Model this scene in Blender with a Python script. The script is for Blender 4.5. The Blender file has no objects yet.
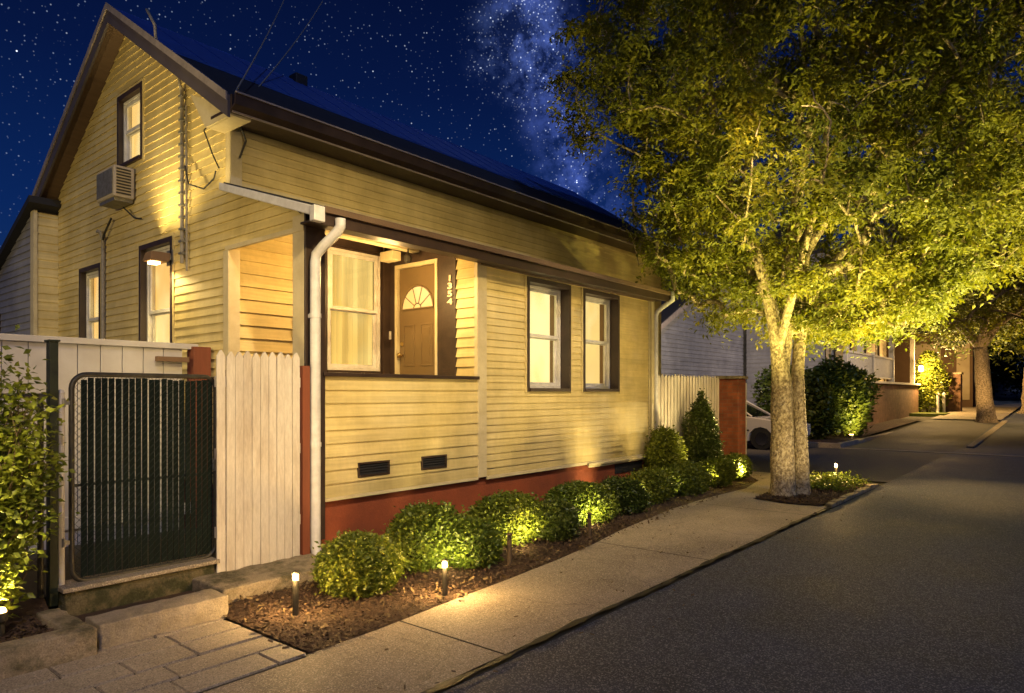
import bpy, math, random
import numpy as np
from mathutils import Vector, Matrix
rnd = random.Random(7)
R = math.radians
SC = bpy.context.scene
COL = SC.collection

# ------------------------------------------------------------------ materials
def nt(name):
    m = bpy.data.materials.new(name); m.use_nodes = True
    t = m.node_tree; t.nodes.clear()
    out = t.nodes.new('ShaderNodeOutputMaterial')
    return m, t, out
def N(t, typ, **kw):
    n = t.nodes.new(typ)
    for k, v in kw.items():
        if k.startswith('i_'):
            key = k[2:]
            n.inputs[int(key) if key.isdigit() else key.replace('_', ' ')].default_value = v
        else: setattr(n, k, v)
    return n
def L(t, a, b): t.links.new(a, b)
def rgba(c): return (c[0], c[1], c[2], 1)
def ramp(t, fac, stops):
    r = N(t, 'ShaderNodeValToRGB'); L(t, fac, r.inputs[0])
    e = r.color_ramp.elements
    while len(e) < len(stops): e.new(.5)
    for x, (p, c) in zip(e, stops): x.position = p; x.color = rgba(c) if len(c) == 3 else c
    return r
def mat(name, c, rough=.7, c2=None, scale=6, stretch=(1, 1, 1), detail=6, bump=0, bscale=40, metal=0,
        fine=0, fscale=150, lo=.35, hi=.7, emit=None, spec=.5, coat=0):
    m, t, out = nt(name)
    b = N(t, 'ShaderNodeBsdfPrincipled', i_Roughness=rough, i_Metallic=metal)
    b.inputs['Specular IOR Level'].default_value = spec
    if coat: b.inputs['Coat Weight'].default_value = coat
    L(t, b.outputs[0], out.inputs[0])
    b.inputs['Base Color'].default_value = rgba(c)
    g = N(t, 'ShaderNodeNewGeometry')
    mp = N(t, 'ShaderNodeMapping'); mp.inputs['Scale'].default_value = stretch
    L(t, g.outputs['Position'], mp.inputs[0])
    col = None
    if c2:
        n = N(t, 'ShaderNodeTexNoise', i_Scale=scale, i_Detail=detail, i_Roughness=.65)
        L(t, mp.outputs[0], n.inputs[0])
        r = ramp(t, n.outputs[0], [(lo, c), (hi, c2)]); col = r.outputs[0]
        rr = N(t, 'ShaderNodeMapRange', i_3=max(.05, rough-.12), i_4=min(1, rough+.12)); L(t, n.outputs[0], rr.inputs[0]); L(t, rr.outputs[0], b.inputs['Roughness'])
    if fine:
        n = N(t, 'ShaderNodeTexNoise', i_Scale=fscale, i_Detail=3, i_Roughness=.8); L(t, mp.outputs[0], n.inputs[0])
        r = N(t, 'ShaderNodeMapRange', i_1=.3, i_2=.7, i_3=1-fine, i_4=1+fine); L(t, n.outputs[0], r.inputs[0])
        mx = N(t, 'ShaderNodeVectorMath', operation='SCALE')
        if col: L(t, col, mx.inputs[0])
        else: mx.inputs[0].default_value = c
        L(t, r.outputs[0], mx.inputs['Scale']); col = mx.outputs[0]
    if col: L(t, col, b.inputs['Base Color'])
    if bump:
        n = N(t, 'ShaderNodeTexNoise', i_Scale=bscale, i_Detail=5, i_Roughness=.7); L(t, mp.outputs[0], n.inputs[0])
        bp = N(t, 'ShaderNodeBump', i_Strength=bump, i_Distance=.02); L(t, n.outputs[0], bp.inputs['Height']); L(t, bp.outputs[0], b.inputs['Normal'])
    if emit:
        b.inputs['Emission Color'].default_value = rgba(emit[0]); b.inputs['Emission Strength'].default_value = emit[1]
    return m
def leaf_mat(name, c1, c2, c3, trans=.35, rough=.45, scale=23):
    m, t, out = nt(name)
    g = N(t, 'ShaderNodeNewGeometry')
    w = N(t, 'ShaderNodeTexWhiteNoise', noise_dimensions='3D')
    v = N(t, 'ShaderNodeVectorMath', operation='SCALE'); v.inputs['Scale'].default_value = scale
    L(t, g.outputs['Position'], v.inputs[0])
    n = N(t, 'ShaderNodeTexNoise', i_Scale=scale, i_Detail=2); L(t, g.outputs['Position'], n.inputs[0])
    n2 = N(t, 'ShaderNodeTexNoise', i_Scale=1.1, i_Detail=3); L(t, g.outputs['Position'], n2.inputs[0])
    ad = N(t, 'ShaderNodeMath', operation='ADD'); L(t, n.outputs[0], ad.inputs[0]); L(t, n2.outputs[0], ad.inputs[1])
    hf = N(t, 'ShaderNodeMath', operation='MULTIPLY', i_1=.5); L(t, ad.outputs[0], hf.inputs[0])
    r = ramp(t, hf.outputs[0], [(.38, c1), (.5, c2), (.64, c3)])
    b = N(t, 'ShaderNodeBsdfPrincipled', i_Roughness=rough); b.inputs['Specular IOR Level'].default_value = .4
    L(t, r.outputs[0], b.inputs['Base Color'])
    tr = N(t, 'ShaderNodeBsdfTranslucent'); L(t, r.outputs[0], tr.inputs[0])
    mx = N(t, 'ShaderNodeMixShader', i_0=trans); L(t, b.outputs[0], mx.inputs[1]); L(t, tr.outputs[0], mx.inputs[2])
    L(t, mx.outputs[0], out.inputs[0])
    return m
def glow(name, c, s, c2=None, folds=0, bands=0):
    """a lit surface: emission whose colour varies up the surface"""
    m, t, out = nt(name)
    b = N(t, 'ShaderNodeBsdfPrincipled', i_Roughness=.9); b.inputs['Base Color'].default_value = (.2, .15, .08, 1)
    g = N(t, 'ShaderNodeNewGeometry')
    mp = N(t, 'ShaderNodeMapping'); mp.inputs['Scale'].default_value = (1, 1, .6); L(t, g.outputs['Position'], mp.inputs[0])
    n = N(t, 'ShaderNodeTexNoise', i_Scale=1.7, i_Detail=2); L(t, mp.outputs[0], n.inputs[0])
    r = ramp(t, n.outputs[0], [(.42, c2 or c), (.58, c)])
    L(t, r.outputs[0], b.inputs['Emission Color'])
    b.inputs['Emission Strength'].default_value = s
    if folds:
        w = N(t, 'ShaderNodeTexWave', i_Scale=folds, i_Distortion=3.0); w.bands_direction = 'DIAGONAL'
        mp2 = N(t, 'ShaderNodeMapping'); mp2.inputs['Scale'].default_value = (1, 1, .03); L(t, g.outputs['Position'], mp2.inputs[0]); L(t, mp2.outputs[0], w.inputs[0])
        q = N(t, 'ShaderNodeMapRange', i_3=.68*s, i_4=1.08*s); L(t, w.outputs[1], q.inputs[0]); L(t, q.outputs[0], b.inputs['Emission Strength'])
    if bands:
        w = N(t, 'ShaderNodeTexWave', i_Scale=bands); w.bands_direction = 'Z'; L(t, g.outputs['Position'], w.inputs[0])
        q = N(t, 'ShaderNodeMapRange', i_3=.6*s, i_4=1.05*s); L(t, w.outputs[1], q.inputs[0]); L(t, q.outputs[0], b.inputs['Emission Strength'])
    L(t, b.outputs[0], out.inputs[0]); return m
def glass_mat():
    m, t, out = nt('window_glass')
    tr = N(t, 'ShaderNodeBsdfTransparent'); tr.inputs[0].default_value = (.93, .95, .93, 1)
    gl = N(t, 'ShaderNodeBsdfGlossy', i_Roughness=.03)
    lw = N(t, 'ShaderNodeLayerWeight', i_Blend=.5); pw = N(t, 'ShaderNodeMath', operation='POWER', i_1=4.0); L(t, lw.outputs['Facing'], pw.inputs[0])
    f = N(t, 'ShaderNodeMath', operation='MULTIPLY_ADD', i_1=.7, i_2=.04); L(t, pw.outputs[0], f.inputs[0])
    mx = N(t, 'ShaderNodeMixShader'); L(t, f.outputs[0], mx.inputs[0]); L(t, tr.outputs[0], mx.inputs[1]); L(t, gl.outputs[0], mx.inputs[2])
    L(t, mx.outputs[0], out.inputs[0]); return m
def brick_mat(name, c1, c2, mortar, sc=1.0, vertical_axis='Z', bump=.4):
    m, t, out = nt(name)
    b = N(t, 'ShaderNodeBsdfPrincipled', i_Roughness=.85); L(t, b.outputs[0], out.inputs[0])
    g = N(t, 'ShaderNodeNewGeometry'); s = N(t, 'ShaderNodeSeparateXYZ'); L(t, g.outputs['Position'], s.inputs[0])
    a = N(t, 'ShaderNodeMath', operation='ADD'); L(t, s.outputs[0], a.inputs[0]); L(t, s.outputs[1], a.inputs[1])
    cb = N(t, 'ShaderNodeCombineXYZ'); L(t, a.outputs[0], cb.inputs[0]); L(t, s.outputs[2], cb.inputs[1])
    k = N(t, 'ShaderNodeTexBrick', i_Scale=1.0, i_Mortar_Size=.006, i_Brick_Width=.21*sc, i_Row_Height=.07*sc, i_Mortar_Smooth=.3)
    k.inputs['Color1'].default_value = rgba(c1); k.inputs['Color2'].default_value = rgba(c2); k.inputs['Mortar'].default_value = rgba(mortar)
    L(t, cb.outputs[0], k.inputs[0])
    n = N(t, 'ShaderNodeTexNoise', i_Scale=4, i_Detail=8); L(t, g.outputs['Position'], n.inputs[0])
    q = N(t, 'ShaderNodeMapRange', i_1=.3, i_2=.7, i_3=.6, i_4=1.25); L(t, n.outputs[0], q.inputs[0])
    v = N(t, 'ShaderNodeVectorMath', operation='SCALE'); L(t, k.outputs[0], v.inputs[0]); L(t, q.outputs[0], v.inputs['Scale']); L(t, v.outputs[0], b.inputs['Base Color'])
    iv = N(t, 'ShaderNodeMath', operation='SUBTRACT', i_0=1.0); L(t, k.outputs[1], iv.inputs[1])
    n3 = N(t, 'ShaderNodeTexNoise', i_Scale=60, i_Detail=4); L(t, g.outputs['Position'], n3.inputs[0])
    ad = N(t, 'ShaderNodeMath', operation='ADD'); L(t, iv.outputs[0], ad.inputs[0]); L(t, n3.outputs[0], ad.inputs[1])
    bp = N(t, 'ShaderNodeBump', i_Strength=bump, i_Distance=.008); L(t, ad.outputs[0], bp.inputs['Height']); L(t, bp.outputs[0], b.inputs['Normal'])
    return m
def siding_mat(name, c, c2, c3):
    """painted clapboard: soft staining, vertical dirt streaks, fine grain along the board"""
    m, t, out = nt(name)
    b = N(t, 'ShaderNodeBsdfPrincipled', i_Roughness=.55); L(t, b.outputs[0], out.inputs[0])
    g = N(t, 'ShaderNodeNewGeometry')
    n = N(t, 'ShaderNodeTexNoise', i_Scale=1.3, i_Detail=9, i_Roughness=.7); L(t, g.outputs['Position'], n.inputs[0])
    r = ramp(t, n.outputs[0], [(.32, c2), (.5, c), (.68, c3)])
    mp = N(t, 'ShaderNodeMapping'); mp.inputs['Scale'].default_value = (1.2, 1.2, 26); L(t, g.outputs['Position'], mp.inputs[0])
    n2 = N(t, 'ShaderNodeTexNoise', i_Scale=1.5, i_Detail=5); L(t, mp.outputs[0], n2.inputs[0])
    mp3 = N(t, 'ShaderNodeMapping'); mp3.inputs['Scale'].default_value = (3.5, 3.5, .6); L(t, g.outputs['Position'], mp3.inputs[0])
    n3 = N(t, 'ShaderNodeTexNoise', i_Scale=1.0, i_Detail=6, i_Roughness=.7); L(t, mp3.outputs[0], n3.inputs[0])
    ad = N(t, 'ShaderNodeMath', operation='ADD'); L(t, n2.outputs[0], ad.inputs[0]); L(t, n3.outputs[0], ad.inputs[1])
    q = N(t, 'ShaderNodeMapRange', i_1=.7, i_2=1.3, i_3=.84, i_4=1.12); L(t, ad.outputs[0], q.inputs[0])
    v = N(t, 'ShaderNodeVectorMath', operation='SCALE'); L(t, r.outputs[0], v.inputs[0]); L(t, q.outputs[0], v.inputs['Scale']); L(t, v.outputs[0], b.inputs['Base Color'])
    sz = N(t, 'ShaderNodeSeparateXYZ'); L(t, g.outputs['Position'], sz.inputs[0])
    fl = N(t, 'ShaderNodeMath', operation='MULTIPLY', i_1=10.2); L(t, sz.outputs[2], fl.inputs[0]); f2 = N(t, 'ShaderNodeMath', operation='FLOOR'); L(t, fl.outputs[0], f2.inputs[0])
    sd = N(t, 'ShaderNodeMath', operation='ADD'); L(t, sz.outputs[0], sd.inputs[0]); L(t, sz.outputs[1], sd.inputs[1])
    wj = N(t, 'ShaderNodeTexWhiteNoise', noise_dimensions='1D'); L(t, f2.outputs[0], wj.inputs['W'])
    so_ = N(t, 'ShaderNodeMath', operation='MULTIPLY_ADD', i_1=3.6); L(t, wj.outputs[0], so_.inputs[0]); L(t, sd.outputs[0], so_.inputs[2])
    dv = N(t, 'ShaderNodeMath', operation='DIVIDE', i_1=3.6); L(t, so_.outputs[0], dv.inputs[0]); f3 = N(t, 'ShaderNodeMath', operation='FLOOR'); L(t, dv.outputs[0], f3.inputs[0])
    cv = N(t, 'ShaderNodeCombineXYZ'); L(t, f2.outputs[0], cv.inputs[0]); L(t, f3.outputs[0], cv.inputs[1])
    wn = N(t, 'ShaderNodeTexWhiteNoise', noise_dimensions='3D'); L(t, cv.outputs[0], wn.inputs[0])
    tn = N(t, 'ShaderNodeMapRange', i_3=.88, i_4=1.06); L(t, wn.outputs[0], tn.inputs[0])
    st = N(t, 'ShaderNodeMath', operation='MULTIPLY_ADD', i_1=.5); L(t, n3.outputs[0], st.inputs[0]); L(t, sz.outputs[2], st.inputs[2])
    sp2 = N(t, 'ShaderNodeMapRange', i_1=.75, i_2=1.35, i_3=.72, i_4=1.0); L(t, st.outputs[0], sp2.inputs[0])
    mm_ = N(t, 'ShaderNodeMath', operation='MULTIPLY'); L(t, tn.outputs[0], mm_.inputs[0]); L(t, sp2.outputs[0], mm_.inputs[1])
    v4 = N(t, 'ShaderNodeVectorMath', operation='SCALE'); L(t, v.outputs[0], v4.inputs[0]); L(t, mm_.outputs[0], v4.inputs['Scale']); L(t, v4.outputs[0], b.inputs['Base Color'])
    bp = N(t, 'ShaderNodeBump', i_Strength=.06, i_Distance=.01); L(t, n2.outputs[0], bp.inputs['Height']); L(t, bp.outputs[0], b.inputs['Normal'])
    return m
def bark_mat(name, c1, c2, c3):
    m, t, out = nt(name)
    b = N(t, 'ShaderNodeBsdfPrincipled', i_Roughness=.9); L(t, b.outputs[0], out.inputs[0])
    g = N(t, 'ShaderNodeNewGeometry')
    mp = N(t, 'ShaderNodeMapping'); mp.inputs['Scale'].default_value = (1, 1, .8); L(t, g.outputs['Position'], mp.inputs[0])
    n = N(t, 'ShaderNodeTexNoise', i_Scale=22, i_Detail=9, i_Roughness=.78, i_Distortion=.4); L(t, mp.outputs[0], n.inputs[0])
    r = ramp(t, n.outputs[0], [(.40, c1), (.5, c2), (.58, c3)]); L(t, r.outputs[0], b.inputs['Base Color'])
    v = N(t, 'ShaderNodeTexVoronoi', i_Scale=26); L(t, mp.outputs[0], v.inputs[0])
    ad = N(t, 'ShaderNodeMath', operation='ADD'); L(t, n.outputs[0], ad.inputs[0]); L(t, v.outputs[0], ad.inputs[1])
    bp = N(t, 'ShaderNodeBump', i_Strength=.9, i_Distance=.02); L(t, ad.outputs[0], bp.inputs['Height']); L(t, bp.outputs[0], b.inputs['Normal'])
    return m
def aggregate_mat(name, base, base2, speck, rough, sscale=170, thr=.62, patch=.7, bump=.4, big=None):
    """concrete or asphalt: stones of several tones, worn patches, hairline cracks"""
    m, t, out = nt(name)
    b = N(t, 'ShaderNodeBsdfPrincipled', i_Roughness=rough); L(t, b.outputs[0], out.inputs[0])
    g = N(t, 'ShaderNodeNewGeometry'); P = g.outputs['Position']
    n = N(t, 'ShaderNodeTexNoise', i_Scale=patch, i_Detail=8, i_Roughness=.65); L(t, P, n.inputs[0])
    r = ramp(t, n.outputs[0], [(.35, base), (.66, base2)])
    v = N(t, 'ShaderNodeTexVoronoi', i_Scale=sscale); L(t, P, v.inputs[0])
    sp = N(t, 'ShaderNodeSeparateColor'); L(t, v.outputs['Color'], sp.inputs[0])
    q = N(t, 'ShaderNodeMapRange', i_1=thr, i_2=1.0); L(t, sp.outputs[0], q.inputs[0])
    mx = N(t, 'ShaderNodeMix', data_type='RGBA'); L(t, q.outputs[0], mx.inputs[0]); L(t, r.outputs[0], mx.inputs[6]); mx.inputs[7].default_value = rgba(speck)
    q2 = N(t, 'ShaderNodeMapRange', i_1=0, i_2=.45, i_3=.5, i_4=1.0); L(t, sp.outputs[1], q2.inputs[0])
    # cracks
    v2 = N(t, 'ShaderNodeTexVoronoi', i_Scale=.55); v2.feature = 'DISTANCE_TO_EDGE'
    nn = N(t, 'ShaderNodeTexNoise', i_Scale=2.5, i_Detail=6); L(t, P, nn.inputs[0])
    ma = N(t, 'ShaderNodeVectorMath', operation='MULTIPLY_ADD'); ma.inputs[1].default_value = (.5, .5, .5); L(t, nn.outputs[1], ma.inputs[0]); L(t, P, ma.inputs[2]); L(t, ma.outputs[0], v2.inputs[0])
    q3 = N(t, 'ShaderNodeMapRange', i_1=.001, i_2=.006, i_3=.75, i_4=1.0); L(t, v2.outputs[0], q3.inputs[0])
    mu = N(t, 'ShaderNodeMath', operation='MULTIPLY'); L(t, q2.outputs[0], mu.inputs[0]); L(t, q3.outputs[0], mu.inputs[1])
    sc = N(t, 'ShaderNodeVectorMath', operation='SCALE'); L(t, mx.outputs[2], sc.inputs[0]); L(t, mu.outputs[0], sc.inputs['Scale']); L(t, sc.outputs[0], b.inputs['Base Color'])
    rr = N(t, 'ShaderNodeMapRange', i_1=.3, i_2=.7, i_3=rough-.15, i_4=rough+.1); L(t, n.outputs[0], rr.inputs[0]); L(t, rr.outputs[0], b.inputs['Roughness'])
    ad = N(t, 'ShaderNodeMath', operation='MULTIPLY_ADD', i_1=.6); L(t, sp.outputs[2], ad.inputs[0]); L(t, q3.outputs[0], ad.inputs[2])
    bp = N(t, 'ShaderNodeBump', i_Strength=bump, i_Distance=.004); L(t, ad.outputs[0], bp.inputs['Height']); L(t, bp.outputs[0], b.inputs['Normal'])
    return m

M = {}
M['yellow'] = siding_mat('yellow_siding_paint', (.64, .52, .23), (.52, .41, .165), (.72, .60, .29))
M['cream'] = mat('cream_trim_paint', (.62, .54, .34), .5, (.5, .42, .24), 5, fine=.08, bump=.1)
M['brown'] = mat('dark_brown_trim_paint', (.026, .015, .011), .5, (.048, .028, .02), 5, bump=.15, bscale=30)
M['soffit'] = mat('brown_soffit_boards', (.10, .062, .038), .6, (.14, .09, .055), 3, stretch=(1, 8, 1), bump=.2)
M['white'] = mat('white_trim_paint', (.72, .70, .66), .45, (.55, .52, .46), 7, bump=.1)
M['fence_white'] = mat('weathered_white_fence_paint', (.62, .57, .50), .65, (.40, .33, .26), 3.0, stretch=(2, 2, .35), fine=.12, fscale=30, bump=.25, lo=.42, hi=.75)
M['vinyl'] = mat('white_vinyl_fence', (.58, .56, .54), .4, (.48, .45, .42), 3, bump=.05)
M['redbrick'] = mat('painted_red_foundation', (.27, .062, .022), .8, (.17, .042, .018), 2.2, fine=.15, fscale=60, bump=.35, bscale=30)
M['pierbrick'] = brick_mat('red_pier_brick', (.30, .085, .035), (.22, .06, .03), (.20, .10, .06))
M['farbrick'] = brick_mat('brown_porch_brick', (.17, .085, .045), (.13, .065, .035), (.14, .09, .06))
M['roof'] = mat('sky_blue_sheen_roof', (.018, .055, .26), .35, (.036, .10, .42), 3, stretch=(1, 6, 6), bump=.1, spec=.6)  # sky reflection put into the base colour as blue
M['shingle'] = mat('dark_roof_edge', (.012, .012, .016), .7, (.02, .02, .026), 18, bump=.3)
M['gutter'] = mat('white_gutter_metal', (.66, .66, .68), .4, (.50, .49, .50), 9, bump=.12, bscale=15)
M['door'] = mat('tan_brown_door_paint', (.135, .088, .036), .5, (.16, .105, .045), 4, bump=.05)
M['brass'] = mat('brass', (.7, .5, .2), .3, metal=1)
M['steel'] = mat('galvanised_steel', (.30, .30, .28), .45, (.2, .19, .17), 20, metal=.7, bump=.1)
M['blackmetal'] = mat('black_metal', (.015, .015, .014), .45, (.03, .026, .02), 30)
M['greenslat'] = mat('dark_green_privacy_slats', (.0035, .008, .007), .8, (.008, .015, .013), 8, bump=.1, spec=.12)
M['greenpost'] = mat('green_painted_post', (.022, .032, .012), .6, (.012, .018, .008), 12)
M['redpost'] = mat('red_brown_post', (.22, .06, .025), .7, (.15, .045, .02), 8, stretch=(1, 1, .2), bump=.3)
M['concrete'] = aggregate_mat('sidewalk_concrete', (.20, .165, .125), (.36, .30, .22), (.52, .45, .36), .8, 150, .66, 1.1)
M['paver'] = aggregate_mat('paver_stone', (.22, .19, .155), (.33, .285, .23), (.42, .37, .31), .75, 150, .7, 1.7)
M['oldconcrete'] = mat('mossy_old_concrete', (.28, .23, .16), .9, (.085, .075, .04), 5, fine=.35, fscale=90, bump=.9, bscale=25, lo=.42, hi=.62)
M['asphalt'] = aggregate_mat('asphalt', (.017, .025, .046), (.050, .062, .094), (.24, .25, .29), .74, 135, .64, .8, .9)
M['asphalt2'] = aggregate_mat('newer_asphalt', (.05, .048, .046), (.085, .08, .074), (.17, .16, .15), .8, 120, .7, .3, .5)
M['tar'] = mat('tar_joint', (.012, .011, .010), .6, (.03, .026, .02), 20, bump=.4)
M['soil'] = mat('mulch_soil', (.045, .026, .016), .95, (.09, .05, .03), 30, bump=1, bscale=60)
M['mulch'] = mat('mulch_chips', (.035, .020, .012), .9, (.11, .065, .038), 35)
M['litter'] = mat('dry_fallen_leaves', (.16, .11, .05), .8, (.06, .04, .02), 40)
M['earth'] = mat('bare_earth', (.05, .045, .03), .95, (.07, .06, .04), 2, bump=.5)
M['grey_siding'] = siding_mat('grey_siding_paint', (.26, .26, .29), (.2, .2, .23), (.32, .32, .35))
M['beige'] = mat('beige_render', (.40, .33, .22), .8, (.32, .26, .17), 1.5, bump=.2)
M['brownwall'] = mat('brown_wall', (.16, .095, .05), .8, (.2, .12, .065), 2, bump=.2)
M['carpaint'] = mat('white_car_paint', (.62, .6, .58), .25, (.58, .56, .54), 2, coat=.7)
M['tyre'] = mat('black_rubber', (.012, .012, .012), .8, (.02, .02, .02), 30)
M['chrome'] = mat('chrome', (.6, .6, .6), .2, metal=1)
M['darkglass'] = mat('dark_glass', (.006, .007, .009), .08)
M['redlens'] = mat('red_lens', (.35, .01, .01), .2)
M['lens'] = mat('clear_lens', (.55, .55, .5), .15)
M['glass'] = glass_mat()
M['reveal'] = mat('warm_brown_jamb', (.16, .095, .045), .6, (.2, .12, .06), 5)
M['curtain'] = glow('lit_curtain_cloth', (1.0, .70, .22), .95, (1.0, .62, .15), folds=5)
M['shade'] = glow('lit_window_blind', (1.0, .80, .36), 1.5, (1.0, .68, .22))
M['shadeb'] = glow('lit_slatted_blind', (1.0, .78, .34), 1.5, (1.0, .66, .22), bands=28)
M['shade2'] = glow('lit_upper_blind', (1.0, .74, .32), 1.5, (1.0, .60, .18))
M['shade3'] = glow('lit_amber_blind', (1.0, .72, .28), 1.5, (1.0, .52, .13))
M['fan'] = glow('lit_fanlight', (1.0, .68, .25), 1.0, (1.0, .55, .15))
M['bulb'] = mat('lit_bulb', (1, .8, .5), .5, emit=((1, .62, .22), 20))
M['bulb_hot'] = mat('lit_lantern', (1, .8, .5), .5, emit=((1, .60, .18), 30))
M['plastic'] = mat('aged_cream_plastic', (.48, .42, .32), .5, (.4, .34, .25), 8)
M['cable'] = mat('grey_cable', (.30, .27, .22), .6, (.2, .18, .15), 20)
M['darkcable'] = mat('dark_cable', (.03, .028, .025), .6)
M['bark'] = bark_mat('mottled_bark', (.13, .095, .055), (.32, .25, .15), (.54, .45, .30))
M['darkbark'] = bark_mat('dark_bark', (.07, .055, .035), (.17, .13, .085), (.30, .24, .17))
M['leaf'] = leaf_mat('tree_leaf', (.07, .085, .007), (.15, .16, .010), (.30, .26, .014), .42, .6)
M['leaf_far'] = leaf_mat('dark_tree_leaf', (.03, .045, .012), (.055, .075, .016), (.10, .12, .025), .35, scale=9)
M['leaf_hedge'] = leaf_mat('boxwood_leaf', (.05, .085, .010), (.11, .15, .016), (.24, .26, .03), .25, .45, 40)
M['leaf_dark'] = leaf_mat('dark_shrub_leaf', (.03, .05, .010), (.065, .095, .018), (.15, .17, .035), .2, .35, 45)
M['leaf_light'] = leaf_mat('light_shrub_leaf', (.10, .13, .015), (.20, .24, .025), (.34, .36, .045), .35, .45, 30)
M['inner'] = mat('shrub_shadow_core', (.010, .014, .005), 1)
M['twig'] = mat('brown_twig', (.07, .045, .025), .9, (.1, .07, .04), 20)
M['stone_white'] = mat('white_painted_post', (.6, .58, .54), .6, (.5, .47, .42), 10)

# ------------------------------------------------------------------ mesh builder
class MB:
    def __init__(s): s.v = []; s.f = []; s.uv = None
    def face(s, pts):
        i = len(s.v); s.v += [tuple(p) for p in pts]; s.f.append(tuple(range(i, i+len(pts)))); return s
    def box(s, a, b):
        x0, y0, z0 = (min(a[i], b[i]) for i in range(3)); x1, y1, z1 = (max(a[i], b[i]) for i in range(3))
        i = len(s.v)
        s.v += [(x0,y0,z0),(x1,y0,z0),(x1,y1,z0),(x0,y1,z0),(x0,y0,z1),(x1,y0,z1),(x1,y1,z1),(x0,y1,z1)]
        s.f += [tuple(i+k for k in q) for q in ((3,2,1,0),(4,5,6,7),(0,1,5,4),(1,2,6,5),(2,3,7,6),(3,0,4,7))]
        return s
    def prism(s, poly, vec):
        """closed prism: poly (list of 3d pts) swept by vec"""
        n = len(poly); i = len(s.v); vec = Vector(vec)
        s.v += [tuple(p) for p in poly] + [tuple(Vector(p)+vec) for p in poly]
        s.f.append(tuple(range(i, i+n))[::-1]); s.f.append(tuple(range(i+n, i+2*n)))
        for k in range(n): s.f.append((i+k, i+(k+1) % n, i+n+(k+1) % n, i+n+k))
        return s
    def tube(s, pts, rad, n=8, cap=True):
        pts = [Vector(p) for p in pts]
        rads = rad if isinstance(rad, (list, tuple)) else [rad]*len(pts)
        base = len(s.v); up = None
        for k, p in enumerate(pts):
            d = (pts[min(k+1, len(pts)-1)] - pts[max(k-1, 0)])
            if d.length < 1e-9: d = Vector((0, 0, 1))
            d.normalize()
            if up is None:
                up = d.orthogonal().normalized()
            else:
                up = (up - d*up.dot(d))
                up = up.normalized() if up.length > 1e-6 else d.orthogonal().normalized()
            w = d.cross(up)
            for j in range(n):
                a = 2*math.pi*j/n
                s.v.append(tuple(p + (up*math.cos(a)+w*math.sin(a))*rads[k]))
        for k in range(len(pts)-1):
            for j in range(n):
                a = base+k*n+j; b = base+k*n+(j+1) % n
                s.f.append((a, b, b+n, a+n))
        if cap:
            s.f.append(tuple(base+j for j in range(n))[::-1]); s.f.append(tuple(base+(len(pts)-1)*n+j for j in range(n)))
        return s
    def lathe(s, c, prof, n=20):
        base = len(s.v)
        for r, z in prof:
            for j in range(n):
                a = 2*math.pi*j/n; s.v.append((c[0]+r*math.cos(a), c[1]+r*math.sin(a), c[2]+z))
        for k in range(len(prof)-1):
            for j in range(n):
                a = base+k*n+j; b = base+k*n+(j+1) % n; s.f.append((a, b, b+n, a+n))
        s.f.append(tuple(base+j for j in range(n))[::-1]); s.f.append(tuple(base+(len(prof)-1)*n+j for j in range(n)))
        return s
    def build(s, name, m, parent=None, smooth=False, bevel=0, loc=None):
        me = bpy.data.meshes.new(name)
        me.from_pydata(s.v, [], s.f); me.materials.append(m); me.update()
        if smooth: me.shade_smooth()
        o = bpy.data.objects.new(name, me); COL.objects.link(o)
        if parent is not None:
            o.parent = parent; o.matrix_parent_inverse = Matrix.Identity(4)
            o.location = -world_loc(parent)
        if loc: o.location = loc
        if bevel:
            b = o.modifiers.new('bevel', 'BEVEL'); b.width = bevel; b.segments = 2; b.limit_method = 'ANGLE'
        return o
def world_loc(o):
    v = Vector((0, 0, 0))
    while o: v = v + o.location; o = o.parent
    return v
def tag(o, label=None, cat=None, group=None, kind=None):
    if label: o['label'] = label
    if cat: o['category'] = cat
    if group: o['group'] = group
    if kind: o['kind'] = kind
    return o
def thing(name, label, cat, loc=(0, 0, 0), group=None):
    o = bpy.data.objects.new(name, None); COL.objects.link(o); o.location = loc; o.empty_display_size = .2
    return tag(o, label, cat, group)
def struct(name, mb, m, **k): return tag(mb.build(name, m, **k), kind='structure')
def np_mesh(name, V, F, m, parent=None, smooth=False):
    me = bpy.data.meshes.new(name)
    V = np.asarray(V, dtype=np.float32); F = np.asarray(F, dtype=np.int32)
    nv, nf, k = len(V), len(F), F.shape[1]
    me.vertices.add(nv); me.vertices.foreach_set('co', V.ravel())
    me.loops.add(nf*k); me.loops.foreach_set('vertex_index', F.ravel())
    me.polygons.add(nf); me.polygons.foreach_set('loop_start', np.arange(0, nf*k, k, dtype=np.int32)); me.polygons.foreach_set('loop_total', np.full(nf, k, dtype=np.int32))
    me.materials.append(m); me.update(calc_edges=True); me.validate()
    if smooth: me.shade_smooth()
    o = bpy.data.objects.new(name, me); COL.objects.link(o)
    if parent is not None:
        o.parent = parent; o.location = -world_loc(parent)
    return o
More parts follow.
